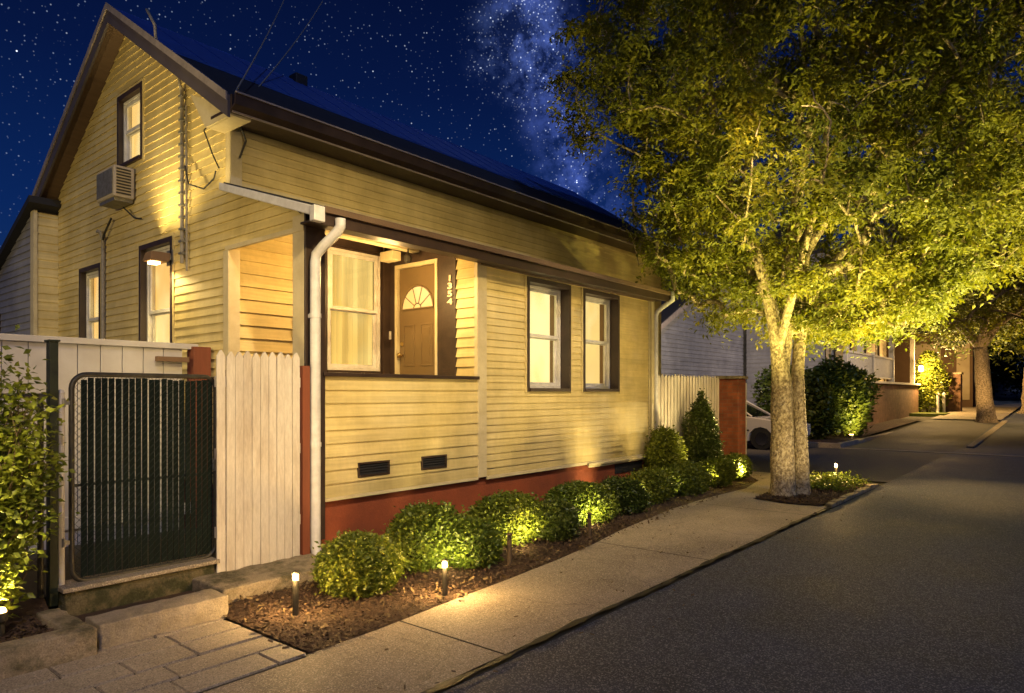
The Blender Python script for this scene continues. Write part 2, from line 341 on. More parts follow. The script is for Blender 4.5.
def leaves(P, size, rng, droop=.35, width=.5, flat=.6):
    """P n x 3 leaf bases -> folded pointed leaf faces (two triangles pairs)"""
    n = len(P)
    sz = size*rng.uniform(.6, 1.3, n)
    az = rng.uniform(0, 2*np.pi, n); el = rng.normal(-droop, .45, n)
    d = np.stack([np.cos(az)*np.cos(el), np.sin(az)*np.cos(el), np.sin(el)], 1)
    up = rng.normal(0, flat, (n, 3)); up[:, 2] += 1
    s = np.cross(d, up); s /= np.linalg.norm(s, axis=1, keepdims=True)+1e-9
    nn = np.cross(s, d)
    L_ = sz[:, None]
    a = P; b = P + d*L_*.42 + s*L_*width*.5 + nn*L_*.10; c = P + d*L_; e = P + d*L_*.42 - s*L_*width*.5 + nn*L_*.10
    V = np.stack([a, b, c, e], 1).reshape(-1, 3)
    i = np.arange(n)*4
    F = np.concatenate([np.stack([i, i+1, i+2], 1), np.stack([i, i+2, i+3], 1)], 0)
    return V, F

# ------------------------------------------------------------------ terrain
def gz(x): return max(0.0, x-24)*.03
def sheet(x0, x1, y0, y1, dz):
    m = MB(); xs = [x0]+[x for x in (24,) if x0 < x < x1]+[x1]
    for a, b in zip(xs, xs[1:]):
        m.face([(a, y0, gz(a)+dz), (b, y0, gz(b)+dz), (b, y1, gz(b)+dz), (a, y1, gz(a)+dz)])
    return m
g = MB()
g.face([(-400,-400,-.03),(24,-400,-.03),(24,400,-.03),(-400,400,-.03)]); g.face([(24,-400,-.03),(400,-400,11.25),(400,400,11.25),(24,400,-.03)])
struct('ground', g, M['earth'])
struct('road', sheet(-30, 120, -7.0, 2.62, -.004), M['asphalt'])
struct('side_street', sheet(13.75, 21.2, 2.62, 45, -.002), M['asphalt2'])
struct('far_pavement', sheet(36.5, 90, 2.55, 5.2, .05), M['concrete'])
struct('parking_apron', sheet(21.5, 36.5, 2.62, 5.3, .0), M['asphalt2'])
# gutter strip across the road and the kerb strip beyond it
gm = MB(); gm.box((21.25, -6.5, -.02), (21.5, 5.3, .012)); struct('gutter_strip', gm, M['concrete'])
gm = MB()
gm.prism([(24.0, 2.30, 0.0), (24.0, 2.52, 0.0), (24.0, 2.50, .035), (24.0, 2.32, .035)], (12.5, 0, .375)); struct('kerb_strip', gm, M['concrete'], bevel=.01)

# pavement with an irregular planting edge
bed_edge = [(2.44, 3.60), (3.0, 3.62), (3.65, 3.68), (4.5, 3.74), (5.34, 3.82), (6.1, 3.92), (6.8, 4.06), (7.6, 4.16), (8.6, 4.28), (9.8, 4.32), (11.24, 4.25), (12.4, 4.45), (13.1, 4.9)]
pm = MB(); Z = .012
pm.face([(-14, 2.68, Z), (2.40, 2.68, Z), (2.40, 3.57, Z), (-14, 3.57, Z)])
joints = [3.17, 6.2, 9.3]
def edge_y(x):
    for (a, ya), (b, yb) in zip(bed_edge, bed_edge[1:]):
        if a <= x <= b: return ya+(yb-ya)*(x-a)/(b-a)
    return 5.0
xs = sorted(set([2.44]+[p[0] for p in bed_edge]+[j-.008 for j in joints]+[j+.008 for j in joints]+[9.9, 10.2]))
for a, b in zip(xs, xs[1:]):
    if any(abs((a+b)/2-j) < .006 for j in joints): continue
    if a >= 10.15: lo_a, lo_b = 3.75, 3.75
    elif a >= 9.85: lo_a, lo_b = 2.68, 2.68
    else: lo_a = lo_b = 2.68
    pm.face([(a, lo_a, Z), (b, lo_b, Z), (b, edge_y(b), Z), (a, edge_y(a), Z)])
pm.face([(2.40, 2.68, Z), (2.44, 2.68, Z), (2.44, 3.60, Z), (2.40, 3.60, Z)])
pm.face([(13.1, 3.75, Z), (13.75, 3.75, Z), (13.75, 5.2, Z), (13.1, 4.9, Z)])
struct('pavement', pm, M['concrete'])
jm = MB()
n = 140
for k in range(n):   # ragged tar joint along the pavement edge
    a = -6+16.2*k/n; b = -6+16.2*(k+1)/n
    w0 = .020+.012*math.sin(k*1.7)+.006*math.sin(k*.6+1); w1 = .020+.012*math.sin((k+1)*1.7)+.006*math.sin((k+1)*.6+1)
    y0 = 2.655+.012*math.sin(k*.31); y1 = 2.655+.012*math.sin((k+1)*.31)
    jm.face([(a, y0-w0, .016), (b, y1-w1, .016), (b, y1+w1, .016), (a, y0+w0, .016)])
for j in joints:
    jm.face([(j-.012, 2.68, .004), (j+.012, 2.68, .004), (j+.012, edge_y(j), .004), (j-.012, edge_y(j), .004)])
struct('pavement_joints', jm, M['tar'])

# paved forecourt: rows parallel to the street, running bond
fb = MB(); fb.face([(-3, 3.58, .002), (2.42, 3.58, .002), (2.42, 5.3, .002), (-3, 5.3, .002)]); struct('forecourt_ground', fb, M['tar'])
pv = MB()
rows = [3.60, 3.86, 4.10, 4.36, 4.60, 4.9]
for r_, (y0, y1) in enumerate(zip(rows, rows[1:])):
    x = -3+rnd.uniform(0, .3)+.17*(r_ % 2)
    while x < 2.40:
        w = rnd.choice([.36, .44, .52, .66]); x1 = min(x+w, 2.41)
        if 2.41-x1 < .12: x1 = 2.41
        h = .014+rnd.uniform(-.003, .004); gq = .006; gy_ = .011; y0, y1 = y0+gy_-gq, y1-gy_+gq
        tl = [rnd.uniform(-.003, .003) for _ in range(4)]
        i = len(pv.v)
        pv.v += [(x+gq, y0+gq, .0), (x1-gq, y0+gq, .0), (x1-gq, y1-gq, .0), (x+gq, y1-gq, .0),
                 (x+gq+.004, y0+gq+.004, h+tl[0]), (x1-gq-.004, y0+gq+.004, h+tl[1]), (x1-gq-.004, y1-gq-.004, h+tl[2]), (x+gq+.004, y1-gq-.004, h+tl[3])]
        pv.f += [tuple(i+k for k in q) for q in ((4,5,6,7),(0,1,5,4),(1,2,6,5),(2,3,7,6),(3,0,4,7))]
        x = x1; y0, y1 = y0-gy_+gq, y1+gy_-gq
struct('stone_paving', pv, M['paver'])

# planting beds
def patch(poly, z, hump=0):
    m = MB(); m.face([(x, y, z) for x, y in poly]); return m
struct('planting_bed', patch(bed_edge+[(13.3, 5.6), (2.44, 5.6), ], .006), M['soil'])
tb = [(10.19, 3.72), (10.02, 3.2), (10.1, 2.78), (11.4, 2.70), (12.82, 2.72), (13.2, 3.0), (13.1, 3.5), (12.2, 3.75)]
struct('tree_bed_soil', patch(tb, .03), M['soil'])
eg = MB()
for k in range(11):
    x = 10.15+k*.262; eg.box((x, 2.62, 0), (x+.25, 2.72+.006*math.sin(k*3), .055+.012*math.sin(k*2.3)))
tag(eg.build('bed_edging', M['oldconcrete'], bevel=.01), 'low line of stone edging at the foot of the street tree bed', 'edging')

# mulch chips and fallen leaves: nobody could count them
rng = np.random.default_rng(3)
def inside(poly, P):
    x, y = P[:, 0], P[:, 1]; r = np.zeros(len(P), bool); j = len(poly)-1
    for i in range(len(poly)):
        xi, yi = poly[i]; xj, yj = poly[j]
        r ^= ((yi > y) != (yj > y)) & (x < (xj-xi)*(y-yi)/(yj-yi+1e-12)+xi); j = i
    return r
def chips(n, poly, z, size, rng, tilt=.5):
    pl = np.array(poly); P = np.stack([rng.uniform(pl[:, 0].min(), pl[:, 0].max(), n), rng.uniform(pl[:, 1].min(), pl[:, 1].max(), n), np.zeros(n)+z], 1)
    P = P[inside(poly, P)]; n = len(P); P[:, 2] += rng.uniform(0, .018, n)
    a = rng.uniform(0, 2*np.pi, n); d = np.stack([np.cos(a), np.sin(a), rng.normal(0, tilt*.5, n)], 1)
    s = np.stack([-np.sin(a), np.cos(a), rng.normal(0, tilt, n)], 1)
    l = (size*rng.uniform(.5, 1.5, n))[:, None]; w = (size*.35*rng.uniform(.5, 1.4, n))[:, None]
    V = np.stack([P-d*l/2-s*w/2, P+d*l/2-s*w/2, P+d*l/2+s*w/2, P-d*l/2+s*w/2], 1).reshape(-1, 3)
    i = np.arange(n)*4
    return V, np.stack([i, i+1, i+2, i+3], 1)
bedpoly = bed_edge+[(13.3, 5.6), (2.44, 5.5)]
near = [(2.42, 3.58), (5.34, 3.82), (7.6, 4.16), (7.6, 5.5), (2.42, 5.3)]
tag(np_mesh('mulch_chips', *chips(42000, near, .012, .021, rng), M['mulch']), 'dark bark chips covering the bed below the hedge', 'mulch', kind='stuff')
tag(np_mesh('mulch_chips', *chips(9000, tb, .035, .03, rng), M['mulch']), 'bark chips around the foot of the street tree', 'mulch', kind='stuff')
LP = [(2.3, 3.5), (3.65, 3.6), (6.8, 3.9), (10, 4.15), (13, 4.5), (13, 5.4), (2.4, 5.3)]
V, F = chips(2600, LP, .03, .035, rng, .8); tag(np_mesh('fallen_leaves', V, F, M['litter']), 'dry fallen leaves scattered over the hedge bed', 'leaves', kind='stuff')
V, F = chips(450, [(-1, 2.4), (13, 1.6), (13.5, 4.2), (2, 3.6), (-1, 4.5)], .02, .022, rng, .7); tag(np_mesh('fallen_leaves', V, F, M['litter']), 'a few dry leaves lying on the pavement and its joint', 'leaves', kind='stuff')

# ------------------------------------------------------------------ clapboard walls
def clapboard(mb, frame, z0, z1, span, openings=(), exposure=.1, lip=.014):
    """frame(a, z, out) -> xyz. span(z) -> (a0, a1). openings: (a0, a1, z0, z1)"""
    z = z0; row = 0
    while z < z1-1e-4:
        top = min(z+exposure, z1)
        cuts = sorted(set([z, top]+[q for o in openings for q in (o[2], o[3]) if z < q < top]))
        for c0, c1 in zip(cuts, cuts[1:]):
            mid = (c0+c1)/2
            s0, s1 = span(c0), span(c1)
            ops = sorted([(o[0], o[1]) for o in openings if o[2] <= mid <= o[3]])
            cur = 'L'; segs = []; left = None
            for o in ops:
                segs.append((left, o[0])); left = o[1]
            segs.append((left, None))
            for l, r in segs:
                a0 = s0[0] if l is None else l; b0 = s1[0] if l is None else l
                a1 = s0[1] if r is None else r; b1 = s1[1] if r is None else r
                if l is not None and r is None and (l > a1): continue
                if a1-a0 < .002 and b1-b0 < .002: continue
                o0 = lip*(1-(c0-z)/exposure); o1 = lip*(1-(c1-z)/exposure)
                mb.face([frame(a0, c0, o0), frame(a1, c0, o0), frame(b1, c1, o1), frame(b0, c1, o1)])
                if c0 == z: mb.face([frame(a0, c0, 0), frame(a1, c0, 0), frame(a1, c0, lip), frame(a0, c0, lip)])
        z = top; row += 1
    return mb
def YF(Y, sgn=-1): return lambda a, z, o: (a, Y+sgn*o, z)      # wall facing -Y
def XF(X, sgn=-1): return lambda a, z, o: (X+sgn*o, a, z)      # wall facing -X
const = lambda a, b: (lambda z: (a, b))

# ------------------------------------------------------------------ windows
def window(house, axis, plane, a0, a1, z0, z1, depth, shade, trim=.05, curtain=False, label=None, back=.20):
    """axis 'Y': wall facing -Y at Y=plane spanning X a0..a1; axis 'X': wall facing -X. Recessed sash with dark jambs."""
    def bx(mb, p0, p1, d0, d1, q0, q1):
        if axis == 'Y': mb.box((p0, plane+d0, q0), (p1, plane+d1, q1))
        else: mb.box((plane+d0, p0, q0), (plane+d1, p1, q1))
    fr = MB()   # outer casing + deep jambs
    bx(fr, a0, a0+trim, -.03, depth+.12, z0, z1); bx(fr, a1-trim, a1, -.03, depth+.12, z0, z1)
    bx(fr, a0+trim, a1-trim, -.03, depth+.12, z1-trim*1.3, z1); bx(fr, a0+trim, a1-trim, -.045, depth+.12, z0, z0+trim*.9)
    w = fr.build('window', M['brown'], house, bevel=.004)
    if label: w['label'] = label
    i0, i1, j0, j1 = a0+trim, a1-trim, z0+trim*.9, z1-trim*1.3
    s = MB(); t = .045; zm = (j0+j1)/2
    def ring(mb, p0, p1, q0, q1, d0, d1, tt):
        bx(mb, p0, p0+tt, d0, d1, q0, q1); bx(mb, p1-tt, p1, d0, d1, q0, q1)
        bx(mb, p0+tt, p1-tt, d0, d1, q0, q0+tt); bx(mb, p0+tt, p1-tt, d0, d1, q1-tt, q1)
    ring(s, i0, i1, j0, j1, depth, depth+.09, .035)
    ring(s, i0+.037, i1-.037, zm-.002, j1-.037, depth+.012, depth+.042, t)
    ring(s, i0+.037, i1-.037, j0+.037, zm+.028, depth+.046, depth+.076, t)
    s.build('sash', M['white'], w, bevel=.004)
    gl = MB()
    bx(gl, i0+.07, i1-.07, depth+.025, depth+.027, zm+.03, j1-.075); bx(gl, i0+.07, i1-.07, depth+.060, depth+.062, j0+.075, zm)
    gl.build('pane', M['glass'], w)
    rv = MB(); e = depth+.094   # inner lining behind the sash
    far = e+back
    bx(rv, i0-.02, i0, e, far, j0, j1); bx(rv, i1, i1+.02, e, far, j0, j1); bx(rv, i0, i1, e, far, j1, j1+.02); bx(rv, i0, i1, e, far, j0-.02, j0)
    rv.build('lining', M['reveal'], w)
    c = MB(); d = depth+.16
    if curtain:
        nseg = 60
        for k in range(nseg):
            def pt(q, z):
                a = i0+(i1-i0)*q/nseg; dd = d+.03*math.sin(q*1.05)+.014*math.sin(q*.37)
                return (a, plane+dd, z) if axis == 'Y' else (plane+dd, a, z)
            c.face([pt(k, j0), pt(k+1, j0), pt(k+1, j1), pt(k, j1)])
        c.build('curtain', shade, w, smooth=True)
    else:
        bx(c, i0, i1, far, far+.01, j0, j1); 
        c.build('blind', shade, w)
    return w, (a0, a1, z0, z1)

# ------------------------------------------------------------------ the yellow house
H = thing('yellow_house', 'yellow clapboard house with corner porch, dark brown trim and lit windows', 'house', (3.7, 5.57, 0))
GX = 3.7; FY = 5.57; MY = 6.93; BX = 10.42; DX = 6.07; PBY = 7.2     # gable plane, bay front, main front, bay end, door wall, porch back
RIDGE_Y = 9.55; EAVE_Z = 4.50; APEX = 6.32; BACK_Y = 12.22
# gable wall
slope = .655
def gspan(z):
    if z <= 3.28: return (5.57, BACK_Y)
    if z <= 3.82: return (5.57+(z-3.28)/(.54)*(MY-5.57), BACK_Y)
    if z <= 4.66: return (MY, BACK_Y)
    d = (z-4.66)/slope
    return (MY+d, BACK_Y-d)
gops = [(9.12, 9.9, 4.58, 5.55), (8.28, 9.21, 1.75, 3.47), (10.49, 11.29, 1.9, 3.42), (5.76, 6.98, 1.8, 3.12)]
mb = clapboard(MB(), XF(GX), .6, 6.37, gspan, gops, .098, .015); mb.build('gable_wall', M['yellow'], H)
# upper street wall
mb = clapboard(MB(), YF(MY), 3.70, 4.56, const(GX+.10, 13.5), (), .095, .013); mb.build('upper_street_wall', M['yellow'], H)
# bay wall front, parapet, bay end wall
bops = [(7.02, 8.02, 1.62, 3.13), (8.34, 9.36, 1.62, 3.13)]
mb = clapboard(MB(), YF(FY), .59, 3.32, const(6.21, BX-.10), bops, .088, .015); mb.build('bay_wall', M['yellow'], H)
mb = clapboard(MB(), YF(FY), .59, 1.76, const(3.90, DX), [(4.29, 4.70, .75, .90), (5.15, 5.54, .75, .90)], .13, .018); mb.build('porch_parapet', M['yellow'], H)
mb = MB(); mb.prism([(BX-.02, FY+.02, .5), (BX-.02, MY+.02, .5), (BX-.02, MY+.02, 3.70), (BX-.02, FY+.02, 3.31)], (.02, 0, 0)); mb.box((13.48, MY+.02, .5), (13.5, 12.2, 6.3)) if False else mb.prism([(13.48, MY+.06, .5), (13.48, 12.2, .5), (13.48, 12.2, 4.6), (13.48, RIDGE_Y, 6.3), (13.48, MY+.06, 4.6)], (.02, 0, 0)); mb.box((GX+.05, 12.2, .5), (13.47, 12.22, 4.4)); mb.box((BX, MY+.03, .4), (13.5, MY+.05, 3.72)); mb.build('end_wall', M['yellow'], H)
# porch inner walls
mb = clapboard(MB(), YF(PBY), 1.2, 3.6, const(GX+.02, 5.99), [(5.04, 5.93, 1.86, 3.46)], .145, .032)
mb.build('porch_back_wall', M['yellow'], H)
mb = clapboard(MB(), XF(DX), 1.2, 3.32, const(FY+.02, 5.9), (), .12, .026); mb.build('porch_side_wall', M['yellow'], H)
mb = MB(); mb.box((DX-.03, 5.90, 1.2), (DX+.1, 6.22, 3.40)); mb.box((DX-.03, 7.03, 1.2), (DX+.1, 7.2, 3.46)); mb.box((DX-.03, 6.22, 3.30), (DX+.1, 7.03, 3.455)); mb.box((DX-.03, 6.35, 3.46), (DX+.1, 7.2, 3.55))
mb.build('door_surround', M['brown'], H, bevel=.005)
mb = MB(); mb.box((5.93, 7.13, 1.2), (6.05, 7.19, 3.5)); mb.box((4.98, 7.14, 3.46), (5.93, 7.19, 3.56)); mb.box((4.98, 7.14, 1.76), (5.93, 7.19, 1.86)); mb.box((4.98, 7.14, 1.86), (5.04, 7.19, 3.46)); mb.build('window_surround', M['brown'], H)
mb = MB(); mb.box((GX+.01, FY+.15, 1.10), (DX, PBY, 1.2)); mb.build('porch_floor', M['brownwall'], H)
mb = MB(); mb.prism([(GX+.05, 5.6, 3.28), (GX+.05, PBY, 3.60), (GX+.05, PBY, 3.64), (GX+.05, 5.6, 3.32)], (DX-GX, 0, 0)); mb.build('porch_ceiling', M['soffit'], H)
mb = MB(); mb.box((4.1, 6.55, 3.42), (DX-.03, 6.68, 3.52)); mb.box((5.72, 6.70, 3.30), (5.86, 6.95, 3.42)); mb.build('ceiling_beam', M['cream'], H, bevel=.006)
# door
mb = MB(); mb.box((DX-.035, 6.22, 1.2), (DX+.03, 6.265, 3.30)); mb.box((DX-.035, 6.985, 1.2), (DX+.03, 7.03, 3.30)); mb.box((DX-.035, 6.265, 3.25), (DX+.03, 6.985, 3.30))
mb.build('door_frame', M['cream'], H, bevel=.004)
dm = MB(); dm.box((DX+.01, 6.27, 1.21), (DX+.05, 6.98, 3.245))
for a0, a1, z0, z1 in ((6.35, 6.57, 1.95, 2.50), (6.68, 6.90, 1.95, 2.50), (6.35, 6.57, 1.35, 1.85), (6.68, 6.90, 1.35, 1.85)):
    for q in ((a0, a0+.02, z0, z1), (a1-.02, a1, z0, z1), (a0+.02, a1-.02, z0, z0+.02), (a0+.02, a1-.02, z1-.02, z1)): dm.box((DX+.002, q[0], q[2]), (DX+.012, q[1], q[3]))
    dm.box((DX+.005, a0+.05, z0+.05), (DX+.012, a1-.05, z1-.05))
door = dm.build('door', M['door'], H, bevel=.003)
fm = MB(); cy, cz, rr = 6.625, 2.66, .30; ARC = [(cy+rr*math.cos(math.pi*k/20), cz+.04+rr*math.sin(math.pi*k/20)) for k in range(21)]
fm.face([(DX+.006, a, z) for a, z in ARC]); fm.build('fanlight', M['fan'], door)
bm_ = MB(); bm_.tube([(DX+.004, a, z) for a, z in ARC]+[(DX+.004, cy+rr, cz+.04)], .014, 6)
for k in (1, 2, 3, 4):
    an = math.pi*k/5; bm_.tube([(DX+.003, cy+.07*math.cos(an), cz+.04+.07*math.sin(an)), (DX+.003, cy+rr*math.cos(an), cz+.04+rr*math.sin(an))], .007, 5)
bm_.tube([(DX+.003, cy+.07*math.cos(math.pi*k/8), cz+.04+.07*math.sin(math.pi*k/8)) for k in range(9)], .008, 5)
bm_.build('glazing_bars', M['door'], door)
km = MB(); km.tube([(DX+.01, 6.92, 2.10), (DX-.03, 6.92, 2.10)], .012, 8); km.tube([(DX-.03, 6.92, 2.10), (DX-.045, 6.92, 2.10), (DX-.07, 6.92, 2.10), (DX-.078, 6.92, 2.10)], [.014, .03, .03, .012], 12); km.build('handle', M['brass'], door, smooth=True)
km = MB(); km.tube([(DX+.01, 6.92, 2.25), (DX-.012, 6.92, 2.25)], [.028, .024], 12); km.build('lock', M['brass'], door)
dbm = MB(); dbm.box((DX-.045, 7.10, 2.32), (DX-.03, 7.14, 2.43)); dbm.build('doorbell', M['white'], H, bevel=.004)
obm = MB(); obm.box((4.60, PBY-.06, 2.22), (4.72, PBY-.017, 2.48)); obm.build('outlet_box', M['plastic'], H, bevel=.006)
# house number, four metal digits one above the other
dig = MB()
for k, ch in enumerate('1354'):
    cu = bpy.data.curves.new('digit', 'FONT'); cu.body = ch; cu.size = .125; cu.extrude = .006; cu.align_x = 'CENTER'; cu.offset = .003
    ob = bpy.data.objects.new('digit', cu); COL.objects.link(ob); bpy.context.view_layer.update()
    me = bpy.data.meshes.new_from_object(ob.evaluated_get(bpy.context.evaluated_depsgraph_get()))
    i = len(dig.v)
    for v in me.vertices: dig.v.append((DX-.040-v.co.z, 5.985-v.co.x*1.45, 2.99-k*.097+v.co.y*.82))
    for p in me.polygons: dig.f.append(tuple(i+q for q in p.vertices))
    bpy.data.objects.remove(ob); bpy.data.curves.remove(cu); bpy.data.meshes.remove(me)
M['number'] = mat('glowing_brass_numerals', (.75, .62, .38), .35, metal=.3, emit=((1, .7, .35), .12))  # faint glow put into the numerals, which are no lamp
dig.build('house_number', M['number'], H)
# posts, corner boards, trims
mb = MB(); mb.box((GX-.02, FY+.0, 1.79), (GX+.0, FY+.19, 3.28)); mb.box((GX, FY+.012, 1.79), (GX+.16, FY+.19, 3.30)); mb.build('porch_post', M['cream'], H, bevel=.005)
mb = MB(); mb.box((GX-.02, FY-.025, .2), (GX+.2, FY+.0, 3.30)); mb.build('corner_shade_strip', M['brown'], H, bevel=.005)  # shade on the post front put in as a dark strip
mb = MB(); mb.box((GX-.03, MY-.032, 3.80), (GX+.1, MY-.012, 4.44)); mb.box((GX-.03, MY-.03, 3.79), (GX-.012, MY+.08, 4.38)); mb.build('corner_board', M['cream'], H, bevel=.004)
mb = MB(); mb.box((DX+.0, FY-.028, .58), (DX+.15, FY-.002, 3.30)); mb.box((DX-.02, FY-.028, 1.78), (DX+.0, FY+.03, 3.3)); mb.build('corner_board', M['cream'], H, bevel=.004)
mb = MB(); mb.box((BX-.10, FY-.026, .5), (BX+.03, FY+.08, 3.30)); mb.build('corner_board', M['cream'], H, bevel=.004)
mb = MB(); mb.box((GX-.03, 5.57, 3.12), (GX-.005, 7.02, 3.17)); mb.box((GX-.03, 6.95, 1.8), (GX-.005, 7.06, 3.12)); mb.box((GX, 6.98, 1.8), (GX+.12, 7.06, 3.15)); mb.build('opening_trim', M['cream'], H, bevel=.004)
mb = MB(); mb.box((GX+.17, FY-.05, 1.76), (DX+.0, FY+.19, 1.80)); mb.box((GX-.04, 5.70, 1.755), (GX+.12, 6.98, 1.80)); mb.build('porch_sill', M['brown'], H, bevel=.006)
mb = MB(); mb.box((DX+.16, FY-.03, .545), (BX, FY-.002, .588)); mb.box((3.9, FY-.03, .555), (DX, FY-.002, .588)); mb.build('skirt_trim', M['cream'], H, bevel=.004)
mb = MB()
mb.box((8.45, FY-.042, .50), (BX+.04, FY-.03, .56)); mb.box((10.36, FY-.05, .5), (10.46, FY-.03, 3.2)); mb.tube([(8.42, FY-.05, .55), (BX, FY-.05, .53)], .022, 8); mb.build('edge_pipe', M['cream'], H)
mb = MB(); mb.box((GX+.08, FY+.03, -.05), (BX-.03, FY+.25, .552)); mb.box((GX+.06, FY+.25, -.05), (GX+.2, 12.2, .6)); mb.box((BX-.04, FY+.25, -.05), (BX-.02, MY+.1, .5)); mb.box((BX-.01, MY+.1, -.05), (13.46, MY+.3, .5)); mb.build('foundation', M['redbrick'], H)
mb = MB(); mb.box((9.30, FY+.015, .33), (10.15, FY+.035, .47)); mb.build('foundation_vent', M['shingle'], H)
for a0, a1 in ((4.29, 4.70), (5.15, 5.54)):
    v = MB(); v.box((a0, FY-.025, .75), (a0+.02, FY+.03, .90)); v.box((a1-.02, FY-.025, .75), (a1, FY+.03, .90)); v.box((a0+.02, FY-.025, .75), (a1-.02, FY+.03, .77)); v.box((a0+.02, FY-.025, .88), (a1-.02, FY+.03, .90))
    vo = v.build('vent', M['brown'], H, bevel=.003)
    l = MB(); l.box((a0+.02, FY+.02, .77), (a1-.02, FY+.03, .88))
    for k in range(4): l.prism([(a0+.02, FY-.018, .775+k*.027), (a0+.02, FY+.012, .793+k*.027), (a0+.02, FY+.012, .797+k*.027), (a0+.02, FY-.018, .779+k*.027)], (a1-a0-.04, 0, 0))
    l.build('louvre', M['shingle'], vo)
# windows
window(H, 'Y', FY, *bops[0], .12, M['shade'], back=.10, label='lit street window nearer the porch, cream blind')
window(H, 'Y', FY, *bops[1], .12, M['shadeb'], back=.10, label='lit street window nearer the street tree')
window(H, 'Y', PBY, 5.04, 5.93, 1.86, 3.46, -.04, M['curtain'], trim=.03, curtain=True, label='porch window with hanging curtains')
window(H, 'X', GX, *gops[0], .035, M['shade2'], trim=.05, back=.012, label='upper gable window above the air conditioner')
window(H, 'X', GX, *gops[1], .05, M['shade3'], trim=.05, back=.012, label='tall gable window beside the wall lamp')
window(H, 'X', GX, *gops[2], .05, M['shade3'], trim=.05, back=.012, label='narrow gable window at the rear')
for a0, a1, z0, z1 in bops: # thin cream bead round the dark casings
    wt = MB(); wt.box((a0-.035, FY-.022, z0-.03), (a0-.002, FY-.0, z1+.03)); wt.box((a1+.002, FY-.022, z0-.03), (a1+.035, FY-.0, z1+.03)); wt.box((a0-.002, FY-.022, z1+.002), (a1+.002, FY-.0, z1+.03)); wt.build('casing_bead', M['yellow'], H)
for a0, a1, z0, z1 in gops[:3]:
    wt = MB(); wt.box((GX-.022, a0-.035, z0-.03), (GX, a0-.002, z1+.03)); wt.box((GX-.022, a1+.002, z0-.03), (GX, a1+.035, z1+.03)); wt.box((GX-.022, a0-.002, z1+.002), (GX, a1+.002, z1+.03)); wt.build('casing_bead', M['yellow'], H)
# roof: both slopes as slabs with overhang
OV = .42; RX0 = GX-.24; RX1 = 14.0; TH = .07
def rz_(y): return APEX+.10-(abs(y-RIDGE_Y))*slope     # underside of roof
for sg in (-1, 1):
    ye = RIDGE_Y+sg*(RIDGE_Y-MY+OV)
    m1 = MB(); a = Vector((RX0, RIDGE_Y, rz_(RIDGE_Y)+.03)); b = Vector((RX0, ye, rz_(ye)+.03))
    poly = [a, b, b+Vector((0, 0, TH)), a+Vector((0, 0, TH))]
    if sg < 0:
        d0 = Vector((0, -1, -slope)).normalized(); yk = RIDGE_Y-(RIDGE_Y-ye)*.50
        up = Vector((0, 0, TH)); k_ = Vector((RX0, yk, rz_(yk)+.03+TH))
        m1.prism(poly, (RX1-RX0, 0, 0)); ro = m1.build('roof', M['shingle'], H)
        sm = MB(); sm.prism([a+up+Vector((.04,0,.004)), k_+Vector((.04,0,.004)), k_+Vector((.04,0,.03)), a+up+Vector((.04,0,.03))], (RX1-RX0-.08, 0, 0))
        nx = 18
        for q in range(nx):
            x = RX0+.5+q*.56; sm.prism([(x, RIDGE_Y, rz_(RIDGE_Y)+TH+.055), (x, yk, rz_(yk)+TH+.055), (x, yk, rz_(yk)+TH+.068), (x, RIDGE_Y, rz_(RIDGE_Y)+TH+.068)], (.02, 0, 0))
        sm.build('roof_sheen_panel', M['roof'], ro)  # upper slope only: blue sky sheen put in as a panel
    else:
        m1.prism(poly, (RX1-RX0, 0, 0)); ro = m1.build('roof', M['shingle'], H)
rc = MB(); rc.prism([(RX0, RIDGE_Y-.14, APEX+.12), (RX0, RIDGE_Y, APEX+.24), (RX0, RIDGE_Y+.14, APEX+.12), (RX0, RIDGE_Y, APEX+.20)], (RX1-RX0, 0, 0)); rc.build('ridge_cap', M['roof'], H)
rk = MB(); sf = MB(); rt = MB()
for sg in (-1, 1):      # raking fascia and soffit
    ye = RIDGE_Y+sg*(RIDGE_Y-MY+OV)
    for (x0, x1, lo, hi, mm) in ((RX0-.03, RX0-.002, -.08, .145, rk), (RX0-.05, RX0-.032, .085, .17, rt)):
        a = (x0, RIDGE_Y, rz_(RIDGE_Y)+lo); b = (x0, ye, rz_(ye)+lo)
        mm.prism([a, b, (x0, ye, rz_(ye)+hi), (x0, RIDGE_Y, rz_(RIDGE_Y)+hi)], (x1-x0, 0, 0))
    sf.prism([(RX0, RIDGE_Y, rz_(RIDGE_Y)+.0), (RX0, ye, rz_(ye)), (RX0, ye, rz_(ye)+.02), (RX0, RIDGE_Y, rz_(RIDGE_Y)+.02)], (GX-RX0+.2, 0, 0))
rk.build('rake_fascia', mat('purple_grey_rake_board', (.075, .062, .068), .5, (.10, .085, .09), 4), H); sf.build('rake_soffit', M['soffit'], H)
M['edge'] = mat('pale_drip_edge', (.34, .29, .27), .5, (.22, .19, .18), 6, spec=.4); rt.build('drip_edge', M['edge'], H)
ye = RIDGE_Y-(RIDGE_Y-MY+OV); ze = rz_(ye)
ev = MB(); ev.box((RX0, ye-.03, ze-.03), (RX1, ye-.002, ze+.15)); ev.box((RX0, ye, ze+.0), (RX1, MY-.02, ze+.03)); ev.build('eave_fascia', M['brown'], H)
gt = MB()
gt.prism([(RX0-.02, ye-.035, ze-.02), (RX0-.02, ye-.13, ze+.02), (RX0-.02, ye-.14, ze+.13), (RX0-.02, ye-.125, ze+.13), (RX0-.02, ye-.115, ze+.035), (RX0-.02, ye-.035, ze-.0)], (RX1-RX0, 0, 0)); gt.build('eave_gutter', M['brown'], H)
